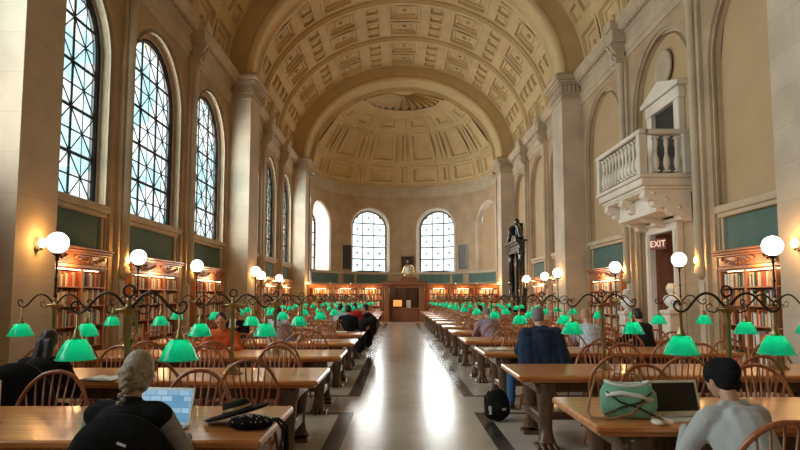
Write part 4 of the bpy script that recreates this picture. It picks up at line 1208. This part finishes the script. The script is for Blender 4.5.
#PEOPLE
# ------------------------------------------------------------------ people
def V3(*a): return Vector(a)
def elbow(sh, ha, L1=.29, L2=.27, out=(0, -.3, -1)):
    d = ha-sh; D = min(d.length, L1+L2-.01); d.normalize(); a = (L1*L1-L2*L2+D*D)/(2*D); h = sqrt(max(0, L1*L1-a*a))
    o = Vector(out); o = (o-d*o.dot(d)).normalized(); return sh+d*a+o*h
def person(label, loc, rz, top, legs, hairm, hair='short', lean=.15, headyaw=0, headtilt=.15, hands=((-.2, .50, .80), (.2, .50, .80)), fine=False, sleeve=None, s=1.0, hat=None, elb=(0, -.2, -1), hood=False, cape=False, bare_forearm=False, legside=0):
    t = thing('person', label, 'person', loc, rz); t.scale = (s, s, s)
    body = MB(); cl = MB(); tr = MB(); shoes = MB()
    pel = V3(0, 0, .55); ax = V3(0, sin(lean), cos(lean)); bk = V3(0, -cos(lean), sin(lean))
    wai = pel+ax*.16; che = pel+ax*.36; ns = pel+ax*.50; nk = ns+V3(0, .03, .07); ch = nk+V3(0, .035+.1*headtilt, .125)
    sh = [ns+V3(q*.175, 0, -.035) for q in (-1, 1)]
    hd = [Vector(h) for h in hands]
    hc = ch
    TH = Matrix.Translation(hc) @ Matrix.Rotation(headyaw, 4, 'Z') @ Matrix.Rotation(-headtilt, 4, 'X')
    RH = Matrix.Rotation(headyaw, 4, 'Z') @ Matrix.Rotation(-headtilt, 4, 'X')
    def H(x, y, z): return TH @ V3(x, y, z)
    # body
    body.capsule(pel+V3(-.06, 0, 0), .13, pel+V3(.06, 0, 0), .13); body.capsule(pel, .14, wai, .12); body.capsule(wai+V3(-.03, 0, 0), .115, che+V3(-.05, 0, 0), .125); body.capsule(wai+V3(.03, 0, 0), .115, che+V3(.05, 0, 0), .125)
    body.capsule(sh[0]+V3(.04, 0, 0), .075, sh[1]+V3(-.04, 0, 0), .075); body.capsule(ns, .06, nk+V3(0, .01, .05), .052)
    body.ball(hc, (.077, .096, .115), 20, 14, T=RH.to_3x3()); body.ball(H(0, .035, -.055), (.055, .058, .062), 14, 10, T=RH.to_3x3())
    body.ball(H(0, .098, -.012), (.012, .022, .024), 10, 8, T=RH.to_3x3()); body.ball(H(0, .086, -.052), (.024, .012, .009), 8, 6, T=RH.to_3x3())
    for q in (-1, 1): body.ball(H(q*.078, -.002, -.012), (.010, .018, .032), 8, 6, T=RH.to_3x3())
    up = []; fo = []
    for k, q in enumerate((-1, 1)):
        e = elbow(sh[k], hd[k], out=(q*.55+elb[0], elb[1], elb[2])); up.append(e)
        body.capsule(sh[k], .055, e, .042); body.capsule(e, .041, hd[k], .027)
        d = (hd[k]-e).normalized(); side_ = d.cross(V3(0, 0, 1)).normalized() if abs(d.z) < .95 else V3(1, 0, 0)
        dn = V3(0, 0, -1); d2 = V3(d.x, d.y, 0).normalized() if V3(d.x, d.y, 0).length > .1 else V3(0, 1, 0); sd = V3(d2.y, -d2.x, 0)
        pb = hd[k]; pc = pb+d2*.045
        body.capsule(pb, .026, pc-sd*.012, .026); body.capsule(pb, .024, pc+sd*.016, .024)
        if fine:
            for j, (o_, L) in enumerate(((-.030, .066), (-.010, .075), (.010, .070), (.029, .055))):
                a0 = pb+d2*.065+sd*o_; a1 = a0+d2*L*.5+V3(0, 0, .004); a2 = a1+d2*L*.38+V3(0, 0, -.016); a3 = a2+d2*L*.12+V3(0, 0, -.014)
                body.capsule(a0-d2*.02, .0105, a1, .0095, 8); body.capsule(a1, .0095, a2, .008, 8); body.capsule(a2, .008, a3, .007, 8)
            th = -q; b0 = pb+d2*.02+sd*(th*-1)*.0+(-sd if q > 0 else sd)*.02
            b1 = b0+(-sd if q > 0 else sd)*.03+d2*.03; b2 = b1+d2*.03+V3(0, 0, -.008)
            body.capsule(b0, .013, b1, .011, 8); body.capsule(b1, .011, b2, .009, 8)
        else:
            for o_ in (-.028, -.009, .010, .028): body.capsule(pb+d2*.06+sd*o_, .0105, pb+d2*.125+sd*o_*1.15+V3(0, 0, -.012), .009, 6)
            body.capsule(pb+(-sd if q > 0 else sd)*.02+d2*.01, .012, pb+(-sd if q > 0 else sd)*.05+d2*.05, .010, 6)
    kn = []; an = []
    for q in (-1, 1):
        hp = pel+V3(q*.09, .02, -.02); k_ = V3(q*.13+legside, .44, .50); a_ = V3(q*.12+legside*1.2, .40, .09); kn.append(k_); an.append(a_)
        body.capsule(hp, .085, k_, .058); body.capsule(k_, .054, a_, .035); body.capsule(a_+V3(0, -.02, -.03), .035, a_+V3(0, .13, -.055), .028)
        tr.capsule(hp, .10, k_, .073); tr.capsule(k_, .070, a_+V3(0, 0, .03), .056)
        shoes.capsule(a_+V3(0, -.03, -.04), .045, a_+V3(0, .15, -.048), .038)
    tr.capsule(pel+V3(-.06, 0, -.01), .142, pel+V3(.06, 0, -.01), .142)
    # top
    cl.capsule(pel+V3(-.05, 0, .04), .145, wai+V3(-.04, 0, 0), .140); cl.capsule(pel+V3(.05, 0, .04), .145, wai+V3(.04, 0, 0), .140)
    cl.capsule(wai+V3(-.04, 0, 0), .135, che+V3(-.06, 0, 0), .145); cl.capsule(wai+V3(.04, 0, 0), .135, che+V3(.06, 0, 0), .145)
    cl.capsule(sh[0]+V3(.02, 0, 0), .088, sh[1]+V3(-.02, 0, 0), .088); cl.capsule(ns+V3(0, 0, -.04), .11, ns+V3(0, .01, .02), .075)
    cl.capsule(che+bk*.035, .172, pel+V3(0, -.03, .06), .18)
    for k in range(2):
        w_end = up[k].lerp(hd[k], .92)
        if bare_forearm: w_end = up[k].lerp(hd[k], .15)
        cl.capsule(sh[k], .078, sh[k].lerp(up[k], .06), .070) if sleeve else cl.capsule(sh[k], .080, up[k], .064)
        if not sleeve: cl.capsule(up[k], .062, w_end, .042)
    if cape:
        for q in (-.2, -.1, 0, .1, .2): cl.capsule(ns+V3(q*.95, -.09, -.09-abs(q)*.2), .095, V3(q*1.2, -.21, .40+.05*abs(q)), .085)
        for q in (-1, 1): cl.capsule(sh[0 if q < 0 else 1]+V3(q*.02, -.03, 0), .10, V3(q*.27, -.12, .62), .085)
    if hood: cl.capsule(ns+V3(-.07, -.10, .0), .055, ns+V3(.07, -.10, .0), .055); cl.capsule(ns+V3(-.05, -.11, -.06), .05, ns+V3(.05, -.11, -.06), .05); cl.capsule(ns+V3(-.07, .0, .05), .035, ns+V3(.07, .0, .05), .035)
    vz = .0065 if fine else .014
    o = body.build('body', 'skin', t, norm=False); vox(o, vz if fine else .012, 2)
    for nm, mb, mt, nz_ in (('top', cl, top, .006), ('trousers', tr, legs, .007), ('shoes', shoes, 'rubber', 0)):
        o = mb.build(nm, mt, t, norm=False); vox(o, .010 if fine else .018, 9 if nm == 'top' else 3, nz_, rz*3+loc[0])
    if sleeve:
        for k in range(2): m = MB(); m.capsule(sh[k].lerp(up[k], .05), .074, up[k], .060); m.capsule(up[k], .055, up[k].lerp(hd[k], .92), .042); o = m.build('sleeve', sleeve, t, norm=False); vox(o, .010, 3, .005, 4)
    for q in (-1, 1):
        m = MB(); m.ball(H(q*.032, .088, .012), .0115, 8, 6); m.build('eye', 'eye', t)
    hm = MB(); RR = RH.to_3x3()
    if hat:
        hm.ball(H(0, -.02, .035), (.092, .112, .105), 20, 12, T=RR); hm.ball(H(0, -.045, -.01), (.090, .09, .09), 16, 10, T=RR)
        if hat == 'beanie': hm.ball(H(.0, -.10, .02), (.07, .075, .085), 14, 10, T=RR); hm.capsule(H(-.03, -.06, -.06), .05, H(.03, -.06, -.06), .05)
        o = hm.build('knit_cap', hairm, t, norm=False); vox(o, .009, 3, .003)
    else:
        hm.ball(H(0, -.016, .022), (.083, .099, .100), 20, 14, T=RR); hm.ball(H(0, -.04, -.02), (.076, .070, .08), 16, 10, T=RR)
        if hair in ('long', 'braid'):
            hm.capsule(H(-.05, -.04, -.02), .05, H(-.045, -.045, -.09), .035); hm.capsule(H(.05, -.04, -.02), .05, H(.045, -.045, -.09), .035); hm.ball(H(0, -.07, -.06), (.055, .045, .075), 12, 8, T=RR); hm.capsule(H(-.02, -.06, -.08), .04, H(-.015, -.075, -.13), .025)
        if hair == 'long': hm.capsule(H(-.04, -.07, -.05), .05, ns+V3(-.05, -.09, -.08), .05); hm.capsule(H(.04, -.07, -.05), .05, ns+V3(.05, -.09, -.08), .05)
        o = hm.build('hair', hairm, t, norm=False); vox(o, .009, 3, .0015)
        if hair == 'braid':
            m = MB(); p0 = H(-.015, -.11, -.01); n = 19
            for k in range(n):
                f_ = k/(n-1); q = (-1)**k; r = .019*(1-.4*f_)
                p = p0+V3(-.012*f_, -.06*min(1, f_*2)-.02, -.36*f_)
                m.ball(p+V3(q*.010, 0, 0), (r*1.0, r*.8, r*.95), 12, 8, T=Matrix.Rotation(q*.6, 3, 'Y'))
            m.capsule(p0+V3(-.012, -.08, -.355), .012, p0+V3(-.014, -.08, -.42), .005)
            m.build('braid', hairm, o)
    return t

P1Y = 3.22
person('person with a long ash-blond braid in black top and grey sleeves, front left table', (-1.71, 3.12, 0), R(-4), 'black_cloth', 'denim', 'hair_ash', 'braid', lean=.26, headyaw=R(8), headtilt=.4, s=.94,
       hands=((-.22, .50, .80), (.16, .52, .80)), fine=True, sleeve='grey_cloth', elb=(0, 0, -1))
person('person in grey knit sweater and black knit cap at the front right table', (1.62, 3.42, 0), R(8), 'grey_knit', 'black_cloth', 'black_cloth', lean=.44, headyaw=R(14), headtilt=.55,
       hands=((-.12, .55, .84), (.14, .55, .84)), fine=True, hat='beanie', hood=True, s=.89, elb=(0, 0, -1))
person('grey-haired person in a navy jacket and jeans at the third right table, seen from behind', (1.60, 8.35, 0), R(4), 'navy', 'denim', 'hair_grey', lean=.14, headtilt=.25, headyaw=R(-8), hood=True, cape=True, hands=((-.2, .50, .76), (.15, .52, .76)), s=1.04, legside=-.16)
person('dark-haired person in black slumped at the second left table near the left edge', (-3.62, 5.72, 0), R(8), 'black_cloth', 'black_cloth', 'hair_dark', 'long', lean=.36, headtilt=.5, s=.93)
person('dark-haired person in orange leaning over the third left table', (-3.02, 9.72, 0), pi+R(6), 'orange_cloth', 'black_cloth', 'hair_dark', lean=.40, headtilt=.55)
person('person in black facing the viewer and reading a booklet at the fourth left table', (-3.46, 12.2, 0), pi, 'black_cloth', 'black_cloth', 'hair_dark', lean=.05, headtilt=.25, hands=((-.08, .26, .98), (.08, .26, .98)))
person('person with long dark hair in a pale striped shirt, back turned, fifth left table', (-2.85, 13.0, 0), 0, 'white_cloth', 'denim', 'hair_dark', 'long', lean=.12)
person('dark-haired person in a black jacket near the aisle at the sixth left table', (-1.55, 15.55, 0), R(10), 'black_cloth', 'black_cloth', 'hair_dark', lean=.15)
person('dark-haired person in a pale shirt at the seventh left table', (-2.0, 18.1, 0), 0, 'white_cloth', 'black_cloth', 'hair_dark', lean=.15)
person('person in red far off at the eighth left table', (-1.75, 20.6, 0), 0, 'red_cloth', 'black_cloth', 'hair_dark', lean=.15)
person('person in a dark coat sitting sideways at the seventh left table end', (-1.12, 17.9, 0), R(70), 'black_cloth', 'black_cloth', 'hair_dark', lean=.15, hands=((-.2, .35, .70), (.2, .35, .70)))
person('person in mauve bending low over the fifth right table', (1.72, 13.75, 0), R(8), 'mauve_cloth', 'black_cloth', 'hair_grey', lean=.42, headtilt=.5)
person('person in tan clothes hunched at the sixth right table', (1.85, 16.3, 0), 0, 'tan_cloth', 'black_cloth', 'hair_dark', lean=.3, headtilt=.4)
person('person in a pale shirt by the outer lamp of the fourth right table', (3.05, 10.95, 0), 0, 'white_cloth', 'denim', 'tan_cloth', lean=.35, headtilt=.5)
person('dark-clad person seated at the outer end of the fourth right table', (4.0, 10.95, 0), R(20), 'black_cloth', 'black_cloth', 'hair_dark', lean=.2)
for sd, xx, yy, lab in (('left', -1.66, 3.07, 'black bow-back chair pulled out behind the braided person at the front left table'),):
    chair(xx, yy+.24, R(2), lab, 'bow-back chairs in the left rows', True, 'chair_dark')
chair(1.52, 3.20, R(-6), 'reddish bow-back chair behind the person in the grey sweater, front right', 'bow-back chairs in the right rows')
# black coats hung over aisle chairs
def coat(x, y, rz, label):
    m = MB(); m.ball((0, 0, .92), (.27, .12, .12), 14, 8)
    for q in range(6):
        f_ = (q-2.5)/2.5; m.capsule((f_*.18, -.06, .9), .075, (f_*.24, -.10-.03*(q % 2), .28+.05*(q % 3)), .085)
    m.capsule((-.12, -.08, .9), .1, (.12, -.08, .9), .1); o = m.build('draped_coat', 'black_cloth', norm=False); vox(o, .02, 3, .012, x*9)
    o.location = (x, y, 0); o.rotation_euler = (0, 0, rz); tag(o, label, 'coat', 'black coats over chair backs'); return o
coat(-1.12, 15.3, R(-80), 'long black coat draped low beside the aisle at the sixth left table')
def draped(x, y, rz, mat, label, drop=.30, z1=HT):
    m = MB(); pts = [p for p in HOOP if p.z > HB+.05]; n = len(pts); N_ = 14
    for d in (-.045, .045):
        for j in range(7):
            for k in range(n):
                p = pts[k]; top_ = p.z+.02; t_ = j/6; z = top_*(1-t_)+(drop+.05*sin(k*1.3))*t_ if True else 0
                m.v.append((p.x*1.07, -.17-.13*max(0, (z-HB)/(HT-HB))+d*(1 if j else .25)-.015*sin(k*1.7)*t_, z))
    for s_ in (0, 1):
        o_ = s_*7*n
        for j in range(6):
            for k in range(n-1): m.face((o_+j*n+k, o_+j*n+k+1, o_+(j+1)*n+k+1, o_+(j+1)*n+k), True)
    for k in range(n-1): m.face((k, k+1, 7*n+k+1, 7*n+k), True); m.face((6*n+k, 6*n+k+1, 13*n+k+1, 13*n+k), True)
    for j in range(6):
        for k in (0, n-1): m.face((j*n+k, (j+1)*n+k, 7*n+(j+1)*n+k, 7*n+j*n+k), True)
    o = m.build('draped_coat', mat); o.location = (x, y, 0); o.rotation_euler = (0, 0, rz); return tag(o, label, 'coat', 'coats over chair backs')
c1 = draped(-1.66, 3.31, R(2), 'black_cloth', 'black jacket draped over the chair back behind the braided person', .35)
m = MB().mat('paper'); m.box(-.022, .022, -.002, .002, -.006, .006, T=Matrix.Rotation(R(20), 4, 'Y')); o = m.build('label_tag', parent=c1); o.location = (.03, -.335, .86)
draped(-3.60, 5.62, R(8), 'black_cloth', 'black coat hung over the chair back at the second left table', .30)
coat(-1.0, 17.0, R(-85), 'black coat hanging to the floor by the seventh left table aisle end')

# ------------------------------------------------------------------ things on the tables
def laptop(loc, rz, label, shell, screen, tilt=R(20), w=.33, d=.23):
    t = thing('laptop', label, 'laptop', loc, rz)
    m = MB().mat(shell); m.box(-w/2, w/2, -d/2, d/2, 0, .016, .004); m.mat('rubber'); m.box(-w/2+.03, w/2-.03, -.01, d/2-.03, .016, .018)
    m.mat(shell)
    for r_ in range(5):
        for c_ in range(12): m.box(-w/2+.035+c_*.022, -w/2+.053+c_*.022, .0+r_*.016, .012+r_*.016, .018, .021)
    m.box(-.045, .045, -d/2+.015, -.025, .016, .0175); m.build('keyboard_base', parent=t)
    h = w*.66; T = Matrix.Translation((0, d/2, .012)) @ Matrix.Rotation(-tilt, 4, 'X')
    m = MB().mat(shell); m.box(-w/2, w/2, 0, .008, 0, h, .003, T=T); lid = m.build('lid', parent=t)
    m = MB().mat(screen); m.box(-w/2+.018, w/2-.018, -.0015, 0, .02, h-.018)
    o = m.build('display', parent=lid); o.matrix_local = T
    return t
laptop((-1.77, 3.74, TZ), R(-6), 'open laptop with a blue window on its screen before the braided person', 'silver', 'blue_screen', w=.35)
laptop((1.56, 4.10, TZ), R(6), 'open laptop with a dark screen and pale bezel before the grey sweater', 'whiteplastic', 'screen_off', tilt=R(16), w=.34)
# hat and beaded bag
t = thing('brimmed_hat', 'black felt hat with a gold band lying on the front left table corner', 'hat', (-1.33, 3.98, TZ+.06), R(15)); t.rotation_euler = (R(-6), R(-14), R(10))
m = MB().mat('hat_felt'); seg = 36; prof = [(.085, .02), (.11, .0), (.15, -.008), (.19, -.004), (.205, .008), (.206, .014), (.19, .004), (.15, .0), (.112, .008), (.088, .03)]
m.lathe(prof, (0, 0, 0), seg, sq=.82); m.build('brim', parent=t)
m = MB().mat('hat_felt'); m.lathe([(.088, .01), (.086, .045), (.08, .072), (.06, .08), (.03, .064), (.001, .06)], (0, 0, 0), 28, sq=.86); m.build('crown', parent=t)
m = MB().mat('gold_band'); m.lathe([(.0905, .012), (.090, .022), (.088, .040), (.0865, .042)], (0, 0, 0), 28, sq=.86); m.build('hat_band', parent=t)
t = thing('beaded_bag', 'black beaded handbag with strap slumped beside the brimmed hat', 'bag', (-1.21, 3.80, TZ), R(8))
m = MB(); m.ball((0, 0, .04), (.13, .07, .045), 16, 10); m.ball((-.06, .0, .04), (.07, .06, .04), 12, 8); m.ball((.08, .01, .035), (.06, .06, .035), 12, 8); o = m.build('bag_body', 'black_cloth', t, norm=False); vox(o, .008, 2, .004)
m = MB(); rb = random.Random(5)
for k in range(90):
    a = rb.uniform(0, 2*pi); e = rb.uniform(.1, 1.3); m.ball((.135*cos(a)*cos(e), .074*sin(a)*cos(e), .04+.048*sin(e)), .0045, 5, 4)
o = m.build('beads', 'silver', t, norm=False); o['kind'] = 'stuff'; o['label'] = 'silver beads'
m = MB(); m.tube([(.10, 0, .05), (.16, -.02, .05), (.20, -.04, .0), (.215, -.05, -.12), (.20, -.05, -.25), (.225, -.04, -.12), (.22, -.02, .02), (.17, .03, .05), (.10, .03, .05)], .010, 6); m.build('strap', 'black_cloth', t)
# mint handbag
t = thing('handbag', 'mint green leather handbag with a tan strap on the front right table', 'bag', (1.20, 4.18, TZ), R(-12)); t.scale = (1.2, 1.2, 1.25)
m = MB()
n = 32; rows = [(.10, .05, 0), (.135, .075, .012), (.15, .085, .06), (.145, .08, .11), (.12, .065, .15), (.11, .05, .165), (.10, .042, .16), (.11, .06, .12), (.12, .07, .05), (.02, .01, .03)]
nv = 0
for rx, ry, z in rows:
    for k in range(n):
        a = 2*pi*k/n; q = .75; fold = 1+.05*sin(5*a+z*30)
        m.v.append((rx*fold*math.copysign(abs(cos(a))**q, cos(a)), ry*fold*math.copysign(abs(sin(a))**q, sin(a)), z+(.02*cos(a)**2 if z > .1 else 0)))
for j in range(len(rows)-1):
    for k in range(n): k2 = (k+1) % n; m.face((j*n+k, j*n+k2, (j+1)*n+k2, (j+1)*n+k), True)
m.face(tuple(range(n))); m.build('bag_body', 'mint', t)
m = MB().mat('rubber'); m.ball((0, 0, .14), (.10, .045, .02), 16, 8); m.build('lining', parent=t)
m = MB(); 
for x0, x1 in ((-.13, .13), (.13, -.13)): m.tube([(x0, -.07, .02), (x0*.4, -.092, .06), (x1*.4, -.09, .09), (x1*.9, -.07, .14)], .005, 6)
m.build('cord_trim', 'rubber', t)
m = MB(); m.tube([(.115*cos(a_*pi/12), .052*sin(a_*pi/12), .165+.02*cos(a_*pi/12)**2) for a_ in range(24)], .009, 6, closed=True); m.tube([(-.12, -.065, .12), (-.04, -.085, .135), (.05, -.085, .12), (.12, -.07, .10)], .012, 6); m.build('rim', 'paper', t)
m = MB(); m.tube([(-.12, .02, .15), (-.17, -.02, .20), (-.20, -.06, .12), (-.22, -.09, .03), (-.20, -.11, .008), (-.10, -.12, .008), (0, -.10, .03), (.08, -.08, .10)], .007, 7); m.tube([(.10, .03, .15), (.05, .04, .22), (-.06, .04, .22), (-.11, .02, .15)], .006, 7); m.build('strap', 'tan_leather', t)
# phone/mouse beside laptop
m = MB().mat('whiteplastic'); m.ball((0, 0, .016), (.035, .055, .018), 14, 8); o = m.build('computer_mouse'); o.location = (1.29, 3.93, TZ); tag(o, 'pale computer mouse beside the dark-screened laptop', 'mouse')
def open_book(loc, rz, label, s=1.0):
    t = thing('open_book', label, 'book', loc, rz)
    m = MB().mat('book_brown'); m.box(-.17*s, .17*s, -.12*s, .12*s, 0, .006); m.build('cover', parent=t)
    m = MB().mat('paper'); n = 8
    for sg in (-1, 1):
        top_ = [(sg*.16*s*k/n, .008+.02*s*sin(pi*min(1, (k+.6)/n*.9))) for k in range(n+1)]
        poly = top_+[(sg*.16*s, .006), (0, .006)]
        m.extrude(poly, 1, -.11*s, .11*s)
    m.build('pages', parent=t); return t
open_book((1.17, 9.35, TZ), R(5), 'open book and papers at the aisle end of the third right table', 1.25)
open_book((-3.16, 6.05, TZ), R(-10), 'open book under the lamp before the person in black on the left')
open_book((-2.2, 13.6, TZ), 0, 'open book on the fifth left table')
open_book((-1.7, 11.2, TZ), R(12), 'open book near the aisle on the fourth left table')
open_book((1.6, 16.9, TZ), 0, 'open book on the sixth right table')
open_book((2.4, 11.7, TZ), R(-8), 'open book on the fourth right table')
m = MB().mat('paper'); m.box(-.06, .06, -.004, .004, 0, .17); m.box(-.06, -.055, -.012, .012, 0, .17); o = m.build('booklet'); o.location = (-3.46, 11.83, .98); o.rotation_euler = (R(-15), 0, 0); tag(o, 'pale booklet held up by the person in black at the fourth left table', 'booklet')
m = MB(); m.capsule((-.10, 0, .06), .06, (.10, 0, .06), .065); m.ball((0, .02, .08), (.14, .08, .06), 14, 8); t = thing('soft_bag', 'black and red soft bag lying on the second left table', 'bag', (-2.98, 6.5, TZ), R(4))
o = m.build('bag_body', 'black_cloth', t, norm=False); vox(o, .01, 2, .008); m = MB(); m.ball((.02, -.03, .075), (.07, .055, .045), 12, 8); m.build('flap', 'red_cloth', t)
# table sign, left edge
t = thing('table_sign', 'white upright card sign at the left edge of the front left table', 'sign', (-2.90, 3.95, TZ), R(5))
m = MB().mat('paper'); m.box(-.085, .085, -.003, .003, .008, .27); m.build('card', parent=t); m = MB().mat('silver'); m.box(-.09, .09, -.03, .03, 0, .008, .002); m.build('stand', parent=t)
# backpack
t = thing('backpack', 'black backpack standing on the floor beside the navy-jacket person', 'bag', (.93, 7.95, 0), R(25))
m = MB(); m.ball((0, 0, .20), (.17, .11, .20), 18, 12); m.ball((0, 0, .12), (.18, .13, .12), 16, 10); m.ball((0, -.09, .15), (.12, .06, .11), 14, 8); o = m.build('bag_body', 'black_cloth', t, norm=False); vox(o, .012, 3, .008)
m = MB()
for q in (-1, 1): m.tube([(q*.07, .08, .36), (q*.09, .14, .28), (q*.09, .14, .14), (q*.08, .10, .06)], .014, 6)
m.tube([(-.04, .02, .40), (0, .02, .44), (.04, .02, .40)], .010, 6); m.build('strap', 'rubber', t)
m = MB(); m.box(-.03, .03, -.152, -.148, .15, .18); m.box(-.16, -.14, -.10, -.04, .10, .2, .004); m.build('patch', 'silver', t)
for (x, y, lab, mt) in ((-2.3, 11.5, 'closed dark laptop-size folder on the fourth left table', 'book_navy'), (2.9, 14.6, 'stack of papers on the fifth right table', 'paper'), (-1.6, 14.0, 'sheet of papers by the aisle on the fifth left table', 'paper'), (1.5, 19.3, 'white papers on the seventh right table', 'paper')):
    m = MB().mat(mt); m.box(-.13, .13, -.18, .18, 0, .02, .003); o = m.build('paper_stack'); o.location = (x, y, TZ); o.rotation_euler = (0, 0, R(7)); tag(o, lab, 'papers')

apply_vox()
